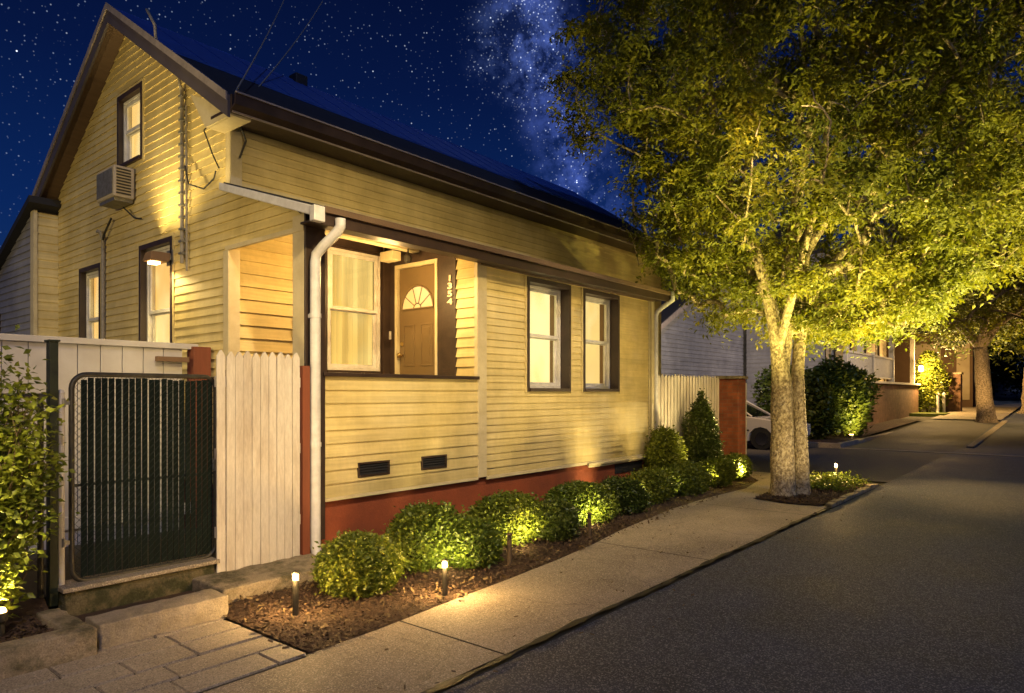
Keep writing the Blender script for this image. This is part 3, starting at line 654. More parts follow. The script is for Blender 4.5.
gl_ = MB(); gl_.box((RX0-.02, ye-.155, ze+.125), (RX1, ye-.142, ze+.14)); gl_.box((RX0, ye-.045, ze-.035), (RX1, ye-.031, ze-.015)); gl_.build('gutter_lip', M['edge'], H)
bxr = MB(); bxr.prism([(RX0+.002, ye+.002, ze-.05), (RX0+.002, MY+.1, ze-.05), (RX0+.002, MY+.45, ze+.40), (RX0+.002, ye+.002, ze+.01)], (.025, 0, 0)); bxr.build('cornice_return', M['cream'], H)
bxr = MB(); bxr.box((RX0+.03, ye, ze-.052), (GX-.02, MY+.1, ze-.02)); bxr.build('cornice_bottom', M['cream'], H)
yb = RIDGE_Y+(RIDGE_Y-MY+OV); zb = rz_(yb)
bxr = MB(); bxr.box((RX0, yb-.30, zb-.16), (GX-.02, yb+.02, zb+.06)); bxr.build('cornice_return', M['brown'], H)
rb = MB(); rb.box((6.1, 9.45, APEX+.15), (6.32, 9.66, APEX+.33)); rb.build('ridge_vent', M['shingle'], H, bevel=.02)
# porch shed roof over porch and bay
SR = [(5.30, 3.46), (MY-.015, 3.86)]
m1 = MB(); m1.prism([(GX-.10, 5.30, 3.25), (GX-.10, MY-.016, 3.76), (GX-.10, MY-.016, 3.82), (GX-.10, 5.30, 3.31)], (BX+.15-GX+.10, 0, 0)); pr = m1.build('porch_roof', M['shingle'], H)
fm_ = MB(); fm_.box((GX-.10, 5.27, 3.13), (BX+.15, 5.298, 3.29)); fm_.box((GX-.08, 5.30, 3.16), (BX+.13, FY-.03, 3.18)); fm_.box((GX+.17, FY-.0, 3.22), (DX, FY+.10, 3.36)); fm_.build('fascia', M['brown'], pr, bevel=.004)
fm_ = MB(); fm_.box((GX-.02, 5.232, 3.235), (BX+.15, 5.266, 3.295)); fm_.box((DX, FY-.06, 3.14), (BX, FY-.03, 3.198)); fm_.build('trim', M['soffit'], pr, bevel=.004)
fm_ = MB(); fm_.prism([(GX-.16, 5.24, 3.18), (GX-.16, 6.90, 3.72), (GX-.16, 6.90, 3.80), (GX-.16, 5.24, 3.27)], (.055, 0, 0)); fm_.box((GX-.165, 5.19, 3.13), (GX-.05, 5.265, 3.27)); fm_.build('rake_gutter', M['gutter'], pr, bevel=.008)
mb = MB(); mb.prism([(GX+.01, 5.57, 3.17), (GX+.01, 6.98, 3.17), (GX+.01, 6.90, 3.70), (GX+.01, 5.57, 3.27)], (.03, 0, 0)); mb.build('wall_lining', M['yellow'], H)
# downspout, with its two elbows
ds = MB(); ds.tube([(3.83, 5.215, 3.20), (3.83, 5.215, 3.13), (3.82, 5.25, 3.08), (3.76, 5.38, 2.96), (3.735, 5.45, 2.89), (3.73, 5.46, 2.82), (3.73, 5.46, 1.2), (3.73, 5.46, .18), (3.73, 5.44, .10), (3.73, 5.40, .07)], .048, 14)
dso = ds.build('downspout', M['gutter'], H, smooth=True)
for z in (2.3, 1.1):
    s_ = MB(); s_.tube([(3.73, 5.46, z), (3.73, 5.46, z+.04)], .054, 14); s_.box((3.71, 5.50, z), (3.75, 5.545, z+.04)); s_.build('strap', M['gutter'], dso)
# rear gutter elbow by the bay end
ds = MB(); ds.tube([(BX+.10, 5.22, 3.30), (BX+.12, 5.22, 3.16), (BX+.12, 5.40, 3.06), (BX+.10, 5.50, 2.98), (BX+.09, 5.52, 2.9), (BX+.09, 5.52, .3)], .04, 12); ds.build('downspout', M['gutter'], H, smooth=True)

# rear extension
X2 = 3.39
def exspan(z):
    if z < 2.2: return (12.24, 18)
    return (12.24, 12.4+(4.42-z)/.42)
mb = clapboard(MB(), XF(X2), .4, 4.40, exspan, [(14.0, 14.9, 1.9, 2.95)], .11, .015); E_ = H
mb.build('extension_side_wall', M['grey_siding'], H)
mb = clapboard(MB(), YF(12.235), .4, 4.36, const(X2+.02, GX+.1), (), .13, .014); mb.build('extension_front_wall', M['yellow'], H)
mb = MB(); mb.box((X2-.03, 12.21, .4), (X2+.02, 12.36, 4.38)); mb.build('corner_board', M['cream'], H)
mb = MB(); mb.prism([(X2-.12, 12.1, 4.47), (X2-.12, 18, 2.02), (X2-.12, 18, 2.12), (X2-.12, 12.1, 4.57)], (4, 0, 0)); mb.build('extension_roof', M['shingle'], H)
window(H, 'X', X2, 14.0, 14.9, 1.9, 2.95, .05, M['shade3'], trim=.06)
for o in H.children:
    if o.name.startswith('window') and 'label' not in o: pass

# ------------------------------------------------------------------ things fixed to the house
ac = thing('air_conditioner', 'cream window air conditioner sticking out below the upper gable window', 'air conditioner', (GX, 9.72, 4.02))
b = MB(); b.box((GX-.28, 9.32, 4.08), (GX-.03, 9.88, 4.48)); b.build('case', M['plastic'], ac, bevel=.02)
b = MB()
for k in range(15): b.box((GX-.29, 9.35+k*.035, 4.12), (GX-.281, 9.365+k*.035, 4.44))
b.build('rear_grille', M['steel'], ac)
b = MB()
for k in range(9): b.box((GX-.25, 9.309, 4.12+k*.038), (GX-.08, 9.319, 4.138+k*.038))
b.build('side_louvres', M['blackmetal'], ac)
b = MB(); b.box((GX-.26, 9.36, 4.04), (GX-.04, 9.84, 4.079)); b.build('bracket', M['steel'], ac)

lamp = thing('wall_lamp', 'box shaded wall lamp shining up and down the gable beside a window', 'wall lamp', (GX, 8.30, 3.2))
b = MB(); b.prism([(GX-.30, 8.22, 3.14), (GX-.30, 8.44, 3.14), (GX-.27, 8.42, 3.25), (GX-.27, 8.24, 3.25)], (.22, 0, 0)); b.build('shade', M['brownwall'], lamp, bevel=.01)
b = MB(); b.box((GX-.26, 8.28, 3.11), (GX-.16, 8.38, 3.138)); b.build('bulb', M['bulb'], lamp)
b = MB(); b.box((GX-.09, 8.29, 3.18), (GX-.016, 8.37, 3.24)); b.box((GX-.03, 8.25, 3.12), (GX-.016, 8.41, 3.30)); b.build('bracket', M['steel'], lamp)

cd = thing('electric_conduit', 'pale service conduit and clipped cables running down the gable', 'conduit', (GX, 7.97, 3.1))
b = MB(); b.tube([(GX-.05, 7.97, 3.1), (GX-.05, 7.97, 5.12)], .022, 8); b.tube([(GX-.045, 7.86, 3.0), (GX-.04, 7.88, 4.0), (GX-.045, 7.87, 4.9)], .012, 6); b.build('pipe', M['cable'], cd)
for k in range(14):
    z = 3.2+k*.14; b = MB(); b.box((GX-.075, 7.93, z), (GX-.012, 8.01, z+.025)); b.build('clip', M['steel'], cd)
b = MB(); b.tube([(GX-.06, 7.97, 5.1), (GX-.08, 7.97, 5.20), (3.62, 8.00, 5.31), (3.56, 8.20, 5.45), (3.47, 8.20, 5.54), (3.40, 8.09, 5.79), (3.40, 8.30, 6.04)], .018, 8); b.build('service_cable', M['cable'], cd, smooth=True)
b = MB(); b.tube([(GX-.06, 7.87, 4.2), (GX-.10, 7.7, 3.95), (GX-.05, 7.45, 3.86), (GX-.06, 7.2, 3.92), (GX-.08, 7.12, 3.98)], .009, 6)
b.build('loose_cable', M['darkcable'], cd); b = MB(); b.tube([(GX-.05, 7.12, 4.62), (GX-.12, 7.3, 4.45), (GX-.05, 7.25, 4.2), (GX-.08, 7.05, 4.0)], .009, 6)
b.build('loose_cable', M['darkcable'], cd); b = MB(); b.tube([(GX-.06, 7.0, 4.55), (GX-.10, 6.90, 4.66), (GX+.02, 6.84, 4.5), (GX+.12, 6.86, 4.3), (GX+.05, 6.86, 4.1)], .012, 6)
b.build('loose_cable', M['darkcable'], cd); b = MB(); b.tube([(GX-.06, 10.0, 3.95), (GX-.08, 10.2, 3.75), (GX-.05, 10.32, 3.7)], .014, 6); b.build('loose_cable', M['darkcable'], cd); b = MB(); b.tube([(GX-.1, 9.5, 4.0), (GX-.04, 9.3, 3.84), (GX-.04, 9.1, 3.8)], .010, 6)
b.build('loose_cable', M['darkcable'], cd)
pp = MB(); pp.tube([(GX-.05, 10.32, 1.2), (GX-.05, 10.32, 3.72)], .022, 8); pp.tube([(GX-.05, 10.32, 3.72), (GX-.07, 10.34, 3.80), (GX-.12, 10.34, 3.82)], .026, 8)
tag(pp.build('vertical_pipe', M['cable']), 'thin pale pipe running up the gable below the air conditioner', 'pipe')
def wire(p, q, sag, r, n=16):
    p, q = Vector(p), Vector(q)
    return [p.lerp(q, k/n)-Vector((0, 0, sag*4*(k/n)*(1-k/n))) for k in range(n+1)]
wl = MB(); wl.tube(wire((GX-.04, 6.88, 4.50), (9.0, 12.9, 10.3), .1, .01), .010, 5); tag(wl.build('overhead_wire', M['cable']), 'service wire rising from the corner board below the eave', 'wire')
wl = MB(); wl.tube(wire((RX0, ye-.1, ze+.15), (8.8, 13.7, 11.1), .1, .01), .009, 5); tag(wl.build('overhead_wire', M['cable']), 'thin wire rising from the gutter corner over the roof', 'wire')
pl_ = thing('porch_lamp', 'small dark lantern under the porch ceiling beam', 'lamp', (5.80, 6.5, 3.3))
b = MB(); b.tube([(5.80, 6.50, 3.42), (5.80, 6.50, 3.34)], .012, 6); b.lathe((5.80, 6.50, 3.24), [(.03, 0), (.05, .02), (.05, .08), (.03, .11)], 10); b.build('housing', M['blackmetal'], pl_)

def rough_box(a, b_, seed, amp=.008, nx=14, ny=3, nz=3):
    """a box with worn, uneven faces"""
    r_ = random.Random(seed); m = MB(); xs = [a[0]+(b_[0]-a[0])*i/nx for i in range(nx+1)]; ys = [a[1]+(b_[1]-a[1])*i/ny for i in range(ny+1)]; zs = [a[2]+(b_[2]-a[2])*i/nz for i in range(nz+1)]
    idx = {}
    def vid(i, j, k):
        if (i, j, k) not in idx:
            idx[(i, j, k)] = len(m.v)
            e = (j in (0, ny))+(k == nz)+(i in (0, nx)); s = .006 if e >= 2 else 0
            m.v.append((xs[i]+r_.uniform(-amp, amp)*(i in (0, nx))+ (s if i == 0 else -s if i == nx else 0), ys[j]+r_.uniform(-amp, amp)*.6+(s if j == 0 else -s if j == ny else 0), zs[k]+r_.uniform(-amp, amp)*.5-(s if k == nz else 0)))
        return idx[(i, j, k)]
    for i in range(nx):
        for j in range(ny): m.f.append((vid(i, j, nz), vid(i+1, j, nz), vid(i+1, j+1, nz), vid(i, j+1, nz)))
        for k in range(nz): m.f.append((vid(i, 0, k), vid(i+1, 0, k), vid(i+1, 0, k+1), vid(i, 0, k+1))); m.f.append((vid(i+1, ny, k), vid(i, ny, k), vid(i, ny, k+1), vid(i+1, ny, k+1)))
    for j in range(ny):
        for k in range(nz): m.f.append((vid(0, j+1, k), vid(0, j, k), vid(0, j, k+1), vid(0, j+1, k+1))); m.f.append((vid(nx, j, k), vid(nx, j+1, k), vid(nx, j+1, k+1), vid(nx, j, k+1)))
    return m
# ------------------------------------------------------------------ fences, gate, steps
FYY = 5.45
pf = thing('picket_fence', 'white dog-eared board fence between the gate and the house corner', 'fence', (3.2, FYY, .1))
x = 2.785
while x < 3.56:
    w = .078; top = 1.95+rnd.uniform(-.010, .010)+.012*(x-2.8); y = FYY+rnd.uniform(-.004, .004); tq = rnd.uniform(-.003, .003)
    b = MB(); b.prism([(x, y, .10), (x+w-.005, y, .10), (x+w-.005+tq, y, top-.05), (x+w*.56+tq, y, top), (x+w*.40+tq, y, top), (x+tq, y, top-.05)], (0, .018, 0)); b.build('picket', M['fence_white'], pf, bevel=.002)
    x += w
for z in (.4, 1.05, 1.65):
    b = MB(); b.box((2.79, FYY+.022, z), (3.58, FYY+.06, z+.09)); b.build('rail', M['fence_white'], pf)
b = MB(); b.box((3.59, FYY+.0, .05), (3.665, FYY+.06, 1.85)); b.build('post', M['redpost'], pf)

o = rough_box((2.575, 4.95, -.05), (3.70, 5.62, .12), 9, amp=.012, nx=18, ny=8).build('concrete_kerb', M['oldconcrete'], bevel=.012); tag(o, 'mossy concrete footing under the white board fence', 'kerb')
vf = thing('board_fence', 'tall white vinyl fence behind the dark gate', 'fence', (1, 7.4, 0))
x = -3.0
while x < 3.3:
    b = MB(); b.box((x, 7.4, .1), (x+.192, 7.43, 2.07)); b.build('board', M['vinyl'], vf, bevel=.003); x += .2
b = MB(); b.box((-3, 7.36, 2.07), (3.55, 7.46, 2.13)); b.box((-3, 7.37, .3), (3.5, 7.399, .42)); b.build('rail', M['vinyl'], vf, bevel=.005)
b = MB(); b.box((3.10, 7.30, 1.93), (3.42, 7.37, 1.98)); b.build('latch', M['brownwall'], vf)
b = MB(); b.box((3.47, 7.30, 0), (3.66, 7.46, 2.10)); b.build('post', M['redpost'], vf, bevel=.006)

gate = thing('chain_link_gate', 'rounded chain-link gate woven with dark green slats', 'gate', (2.3, FY, .2))
x0, x1, z0, z1, rr = 1.765, 2.83, .235, 1.735, .10
pts = []
for cx, cz, a0 in ((x1-rr, z1-rr, 0), (x0+rr, z1-rr, 90), (x0+rr, z0+rr, 180), (x1-rr, z0+rr, 270)):
    for q in range(7): a = R(a0+q*15); pts.append((cx+rr*math.cos(a), FY, cz+rr*math.sin(a)))
pts.append(pts[0])
M['darkwire'] = mat('dark_green_wire', (.022, .028, .024), .6, spec=.3); M['gateframe'] = mat('dull_dark_steel', (.035, .032, .026), .5, (.07, .065, .05), 18, metal=.4)
b = MB(); b.tube(pts, .019, 10, cap=False); b.build('frame', M['gateframe'], gate, smooth=True)
b = MB(); b.tube([(x0, FY+.02, .93), (x1, FY+.02, .93)], .011, 8); b.build('cross_bar', M['gateframe'], gate)
x = x0+.06
while x < x1-.05:
    b = MB(); t0 = rnd.uniform(-.004, .004); b.box((x+t0, FY-.004, z0+.03), (x+.0385+t0, FY+.004, z1-.03-rnd.uniform(0, .02)-.01+.02)); b.build('slat', M['greenslat'], gate); x += .047
b = MB(); sp = .055
zz = -1.2
for c0 in np.arange(x0-(z1-z0), x1, sp):
    p = []
    a0 = max(c0, x0+.02); a1 = min(c0+(z1-z0), x1-.02)
    if a1-a0 > .05:
        for s_, off in ((1, -.009), (-1, .009)):
            za, zb_ = (z0+(a0-c0), z0+(a1-c0)) if s_ > 0 else (z1-(a0-c0), z1-(a1-c0))
            b.tube([(a0, FY+off, za), (a1, FY+off, zb_)], .0021, 4, cap=False)
b.build('wire_mesh', M['darkwire'], gate)
for z in (.5, 1.5):
    b = MB(); b.tube([(x0-.05, FY, z), (x0-.05, FY, z+.06)], .014, 8); b.box((x0-.05, FY-.012, z+.015), (x0+.01, FY+.012, z+.045)); b.build('hinge', M['steel'], gate)
b = MB(); b.box((x1-.02, FY-.03, .95), (x1+.03, FY+.02, 1.05)); b.build('latch', M['steel'], gate)
gp = MB(); gp.tube([(1.705, FY+.02, .1), (1.705, FY+.02, 1.60)], .024, 10); gp.tube([(1.705, FY+.02, 1.60), (1.705, FY+.02, 1.625)], [.028, .012], 10)
tag(gp.build('gate_post', M['stone_white'], smooth=False), 'pale round hinge post at the left of the dark gate', 'post')
gp = MB(); gp.box((1.62, FY-.03, .1), (1.675, FY+.045, 1.96)); gp.box((1.61, FY-.04, 1.96), (1.685, FY+.055, 1.975))
tag(gp.build('fence_post', M['greenpost'], bevel=.004), 'tall dark green post behind the leafy bush', 'post')
gp = MB(); gp.box((2.865, FY+.0, .1), (2.92, FY+.05, 1.8)); tag(gp.build('gate_post', M['redpost'], bevel=.004), 'slim red-brown latch post between gate and white pickets', 'post')
cl = thing('chain_link_fence', 'low wire fence grown over by the leafy bush', 'fence', (.8, FY, 0))
b = MB(); b.tube([(-2, FY+.02, 1.58), (1.61, FY+.02, 1.58)], .018, 8); b.tube([(-2, FY+.02, .38), (1.61, FY+.02, .38)], .012, 8); b.tube([(1.58, FY+.02, .1), (1.58, FY+.02, 1.58)], .02, 8); b.build('frame', M['gateframe'], cl)
b = MB()
for c0 in np.arange(-2-1.2, 1.58, .06):
    a0 = max(c0, -2); a1 = min(c0+1.2, 1.58)
    if a1-a0 > .05:
        b.tube([(a0, FY+.015, .38+(a0-c0)), (a1, FY+.015, .38+(a1-c0))], .002, 4, cap=False); b.tube([(a0, FY+.022, 1.58-(a0-c0)), (a1, FY+.022, 1.58-(a1-c0))], .002, 4, cap=False)
b.build('wire_mesh', M['gateframe'], cl)

M['stepstone'] = mat('pale_worn_step', (.34, .29, .22), .85, (.20, .17, .12), 5, fine=.3, fscale=110, bump=.6, bscale=30)
M['mossy'] = mat('dark_mossy_concrete', (.12, .10, .055), .95, (.04, .042, .016), 7, fine=.35, fscale=70, bump=1, bscale=30, lo=.42, hi=.58)
tag(rough_box((1.63, 4.66, 0), (2.47, 4.93, .165), 1).build('stone_step', M['stepstone'], bevel=.008), 'lower worn concrete step in front of the gate', 'step')
tag(rough_box((1.68, 5.46, 0), (2.78, 5.58, .197), 2).build('stone_step', M['mossy'], bevel=.006), 'upper rough concrete riser below the gate threshold', 'step')
ld = MB(); ld.box((1.60, 4.97, 0), (2.565, 5.45, .025)); tag(ld.build('step_landing', M['soil']), 'dark sunken strip between the two concrete steps', 'step')  # shade of the recess put into the landing as dark soil colour
th = MB(); th.box((1.67, 5.43, .20), (2.80, 5.70, .232)); tag(th.build('gate_threshold', M['concrete'], bevel=.006), 'pale threshold slab under the dark gate', 'threshold')
yd = MB(); yd.box((-3, 5.70, -.02), (3.6, 7.4, .14)); struct('yard_ground', yd, M['earth'])
pw = thing('planter_wall', 'low concrete planter wall at the left of the steps', 'planter', (1, 4.6, 0))
rough_box((-3, 4.57, 0), (1.595, 4.72, .185), 5, nx=40).build('front_wall', M['oldconcrete'], pw, bevel=.01)
rough_box((1.44, 4.725, 0), (1.59, 5.22, .18), 6, nx=4, ny=8).build('end_wall', M['oldconcrete'], pw, bevel=.01)
ps = MB(); ps.face([(-3, 4.72, .11), (1.44, 4.72, .11), (1.60, 5.6, .17), (-3, 5.6, .17)]); struct('planter_soil', ps, M['soil'])
tag(np_mesh('mulch_chips', *chips(9000, [(-1, 4.72), (1.44, 4.72), (1.6, 5.6), (-1, 5.6)], .13, .03, rng, .7), M['mulch']), 'bark chips in the raised planter by the steps', 'mulch', kind='stuff')

# right fence and brick pier
rf = thing('picket_fence', 'white pointed picket fence running from the house to the brick pier', 'fence', (11.8, 5.5, 0))
x = BX+.16
while x < 13.2:
    b = MB(); top = 1.93+rnd.uniform(-.012, .012); b.prism([(x, 5.52, .08), (x+.098, 5.52, .08), (x+.098, 5.52, top-.05), (x+.049, 5.52, top), (x, 5.52, top-.05)], (0, .022, 0)); b.build('picket', M['fence_white'], rf); x += .125
for z in (.45, 1.6):
    b = MB(); b.box((BX+.14, 5.545, z), (13.2, 5.58, z+.09)); b.build('rail', M['fence_white'], rf)
pr_ = thing('brick_pier', 'square red brick pier at the end of the picket fence', 'pier', (13.4, 5.36, 0))
b = MB(); b.box((13.22, 5.15, 0), (13.62, 5.57, 1.88)); b.build('shaft', M['pierbrick'], pr_, bevel=.006)
b = MB(); b.box((13.18, 5.11, 1.88), (13.66, 5.61, 1.94)); b.build('cap', M['oldconcrete'], pr_, bevel=.01)
b = MB(); b.box((13.625, 5.145, 0), (13.66, 5.18, 1.80)); b.build('corner_strip', M['stone_white'], pr_)

# ------------------------------------------------------------------ shrubs
def blob_dirs(n, rng):
    d = rng.normal(size=(n, 3)); d /= np.linalg.norm(d, axis=1, keepdims=True); return d
def lump(d, seed, k=5, amp=.12):
    r_ = np.random.default_rng(seed); out = np.ones(len(d))
    for _ in range(k*3):
        c = blob_dirs(1, r_)[0]; out += amp*r_.uniform(-.6, 1)*np.exp(-((1-d@c)/r_.uniform(.03, .18)))
    return out
def shrub(name, label, cat, c, rx, ry, h, n, leafm, size, seed, group=None, cone=0, loose=.0, base=.0, amp=.32, droop=.0):
    rg = np.random.default_rng(seed)
    t = thing(name, label, cat, (c[0], c[1], base), group)
    d = blob_dirs(n, rg); d[:, 2] = np.where(d[:, 2] < -.75, -d[:, 2], d[:, 2])
    r_ = lump(d, seed+50, amp=amp)*(1+.06-np.abs(rg.normal(0, .17+loose, n))+np.where(rg.uniform(0, 1, n) > .965, rg.uniform(0, .26, n), 0))*(1+.07*np.sin(d[:,0]*9+seed)*np.sin(d[:,1]*11)*np.sin(d[:,2]*10))
    P = d*r_[:, None]
    zc = h*.48
    z01 = (P[:, 2]+1)/2
    tap = 1-cone*np.clip(z01, 0, 1)
    W = np.stack([c[0]+P[:, 0]*rx*tap, c[1]+P[:, 1]*ry*tap, base+np.maximum(zc+P[:, 2]*h*.52, .015)], 1)
    W += rg.normal(0, size*.35, W.shape); W[:, 2] = np.maximum(W[:, 2], base+.01)
    V, F = leaves(W, size*1.25, rg, droop=droop-.25, width=.55, flat=1.1)
    np_mesh('foliage', V, F, leafm, t)
    # dark core: interior shade put in as a dark body, stops see-through
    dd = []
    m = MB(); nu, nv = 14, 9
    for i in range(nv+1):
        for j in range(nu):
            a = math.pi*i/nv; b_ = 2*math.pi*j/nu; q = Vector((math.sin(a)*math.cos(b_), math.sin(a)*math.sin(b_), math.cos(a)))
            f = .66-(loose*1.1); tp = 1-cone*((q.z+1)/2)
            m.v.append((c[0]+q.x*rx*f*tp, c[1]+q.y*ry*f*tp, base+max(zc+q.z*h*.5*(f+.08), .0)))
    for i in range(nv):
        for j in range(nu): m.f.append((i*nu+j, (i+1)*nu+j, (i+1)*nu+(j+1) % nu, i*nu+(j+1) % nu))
    m.build('shadow_core', M['inner'], t, smooth=True)
    # stems and a few sprigs that stand out
    s = MB()
    for k in range(7):
        a = rg.uniform(0, 6.28); s.tube([(c[0]+.02*math.cos(a), c[1]+.02*math.sin(a), base-.01), (c[0]+rx*.45*math.cos(a), c[1]+ry*.45*math.sin(a), base+h*.4), (c[0]+rx*.72*math.cos(a), c[1]+ry*.72*math.sin(a), base+h*.72)], [.012, .008, .003], 5)
    s.build('stems', M['twig'], t)
    return t
GH = 'clipped shrubs along the foot of the house'
shrub('box_shrub', 'round box shrub beside the downspout, first of the row', 'shrub', (3.42, 4.42), 0.31, 0.31, 0.44, 15000, M['leaf_hedge'], .030, 11, GH, amp=.05)
shrub('box_shrub', 'bright shrub behind the second path light, its top against the red foundation', 'shrub', (4.32, 4.62), 0.33, 0.31, 0.51, 13000, M['leaf_hedge'], .033, 12, GH)
shrub('box_shrub', 'smaller shrub standing just before the first dark bollard', 'shrub', (4.62, 4.30), 0.25, 0.25, 0.39, 9000, M['leaf_hedge'], .032, 13, GH)
shrub('box_shrub', 'brightly lit shrub directly behind the first dark bollard', 'shrub', (5.55, 4.62), 0.40, 0.35, 0.48, 13000, M['leaf_hedge'], .035, 14, GH)
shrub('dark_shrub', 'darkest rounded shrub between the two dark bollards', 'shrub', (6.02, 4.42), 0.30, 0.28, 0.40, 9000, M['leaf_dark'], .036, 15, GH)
shrub('box_shrub', 'broad lit shrub behind the farther dark bollard', 'shrub', (7.05, 4.72), 0.46, 0.37, 0.46, 12000, M['leaf_hedge'], .038, 16, GH)
shrub('box_shrub', 'dark-leaved shrub past the farther dark bollard', 'shrub', (7.95, 4.72), 0.39, 0.33, 0.42, 9000, M['leaf_dark'], .038, 17, GH)
shrub('box_shrub', 'low shrub in front of the loose yellow-green bush', 'shrub', (9.00, 4.85), 0.41, 0.33, 0.42, 8500, M['leaf_hedge'], .040, 18, GH)
shrub('box_shrub', 'low lit shrub below the conical evergreen', 'shrub', (10.10, 4.85), 0.46, 0.35, 0.42, 8000, M['leaf_hedge'], .042, 19, GH)
shrub('box_shrub', 'small bright shrub between conical evergreen and brick pier', 'shrub', (11.20, 4.82), 0.41, 0.33, 0.40, 7500, M['leaf_hedge'], .042, 20, GH)
shrub('box_shrub', 'last low shrub in front of the brick pier', 'shrub', (12.20, 4.90), 0.39, 0.31, 0.37, 7000, M['leaf_hedge'], .042, 24, GH)
shrub('leafy_bush', 'loose yellow-green bush against the white picket fence', 'bush', (10.35, 5.25), 0.39, 0.28, 0.98, 7000, M['leaf_light'], .048, 21, loose=.12, amp=.25)
shrub('conical_shrub', 'dark conical evergreen in front of the brick pier', 'shrub', (11.55, 5.15), 0.46, 0.39, 1.42, 15000, M['leaf_dark'], .045, 22, cone=.55, amp=.30, loose=.07)
# left planter bush
def open_bush(name, label, c, rx, ry, h, stems, per, size, leafm, seed, base):
    rg = np.random.default_rng(seed); t = thing(name, label, 'bush', (c[0], c[1], base)); s = MB(); P = []
    for k in range(stems):
        a = rg.uniform(0, 6.28); q = math.sqrt(rg.uniform(0, 1)); hh = h*rg.uniform(.45, 1.0)*(1-.25*q)
        p0 = Vector((c[0]+rg.normal(0, .05), c[1]+rg.normal(0, .05), base)); p3 = Vector((c[0]+rx*q*math.cos(a), c[1]+ry*q*math.sin(a), base+hh))
        p1 = p0.lerp(p3, .4)+Vector((rg.normal(0, .04), rg.normal(0, .04), .05)); p2 = p0.lerp(p3, .75)+Vector((rg.normal(0, .05), rg.normal(0, .05), .03))
        s.tube([p0, p1, p2, p3], [.009, .006, .004, .002], 5)
        for j in range(per):
            f = rg.uniform(.15, 1.05); b0 = p0.lerp(p3, f); P.append((b0.x+rg.normal(0, .07), b0.y+rg.normal(0, .07), max(base+.03, b0.z+rg.normal(0, .06))))
    s.build('stems', M['twig'], t)
    V, F = leaves(np.array(P), size, rg, droop=.2, width=.55, flat=.8); np_mesh('foliage', V, F, leafm, t); return t
open_bush('leafy_bush', 'bright leafy bush in the raised planter at the left edge', (1.08, 5.20), .44, .24, 1.90, 240, 110, .055, M['leaf_light'], 31, .14)
sp_ = thing('spotlight', 'small lit ground spotlight at the foot of the leafy planter bush', 'spotlight', (1.2, 5.0, .13))
b = MB(); b.lathe((1.2, 5.0, .13), [(.03, 0), (.03, .08), (.045, .10), (.045, .15)], 12); b.build('housing', M['blackmetal'], sp_)
b = MB(); b.lathe((1.2, 5.0, .282), [(.038, 0), (.03, .02)], 12); b.build('lens', M['bulb_hot'], sp_)
# ground cover under the street tree
gc = np.random.default_rng(8); n_ = 5200
P = np.stack([gc.uniform(11.6, 13.15, n_), gc.uniform(2.85, 3.65, n_), gc.uniform(.04, .20, n_)], 1); P[:, 2] *= .4+.9*np.abs(np.sin(P[:, 0]*3.1+1)*np.cos(P[:, 1]*5)); P = P[(np.sin(P[:, 0]*7)*np.sin(P[:, 1]*9+P[:, 0]*3)+gc.uniform(-1, 1, n_)) > -.25]; P[:, :2] += gc.normal(0, .08, (len(P), 2))
V, F = leaves(P, .055, gc, droop=-.3, width=.5, flat=.9); tag(np_mesh('ground_cover', V, F, M['leaf_hedge']), 'low leafy ground cover around the small light under the street tree', 'plants', kind='stuff')

# ------------------------------------------------------------------ path lights
def bollard(loc, h, lit, label, post=M['blackmetal'], group='short garden lights along the bed'):
    t = thing('path_light', label, 'path light', loc, group); x, y, z = loc
    b = MB(); b.lathe((x, y, z), [(.028, 0), (.028, .01), (.022, .012), (.022, h-.07)], 14); b.build('post', post, t)
    b = MB(); b.lathe((x, y, z+h-.068), [(.017, 0), (.021, .008), (.021, .036), (.017, .042)], 14)
    b.build('bulb', M['bulb'] if lit else M['blackmetal'], t)
    b = MB(); b.lathe((x, y, z+h-.024), [(.026, 0), (.029, .004), (.027, .012), (.004, .022)], 14); b.build('cap', post, t)
    return t
bollard((2.76, 4.28, .01), .33, True, 'lit path light near the fence footing and first round shrub')
bollard((3.77, 3.80, .01), .30, True, 'lit path light at the pavement edge before the bright shrub')
bollard((4.82, 4.02, .01), .31, False, 'unlit brown post light between the small and brightly lit shrubs', M['twig'])
bollard((6.34, 4.14, .01), .28, False, 'unlit brown post light farther along, past the darkest shrub', M['twig'])
bollard((12.62, 3.2, .03), .36, True, 'small lit lamp glowing in the bed below the street tree')

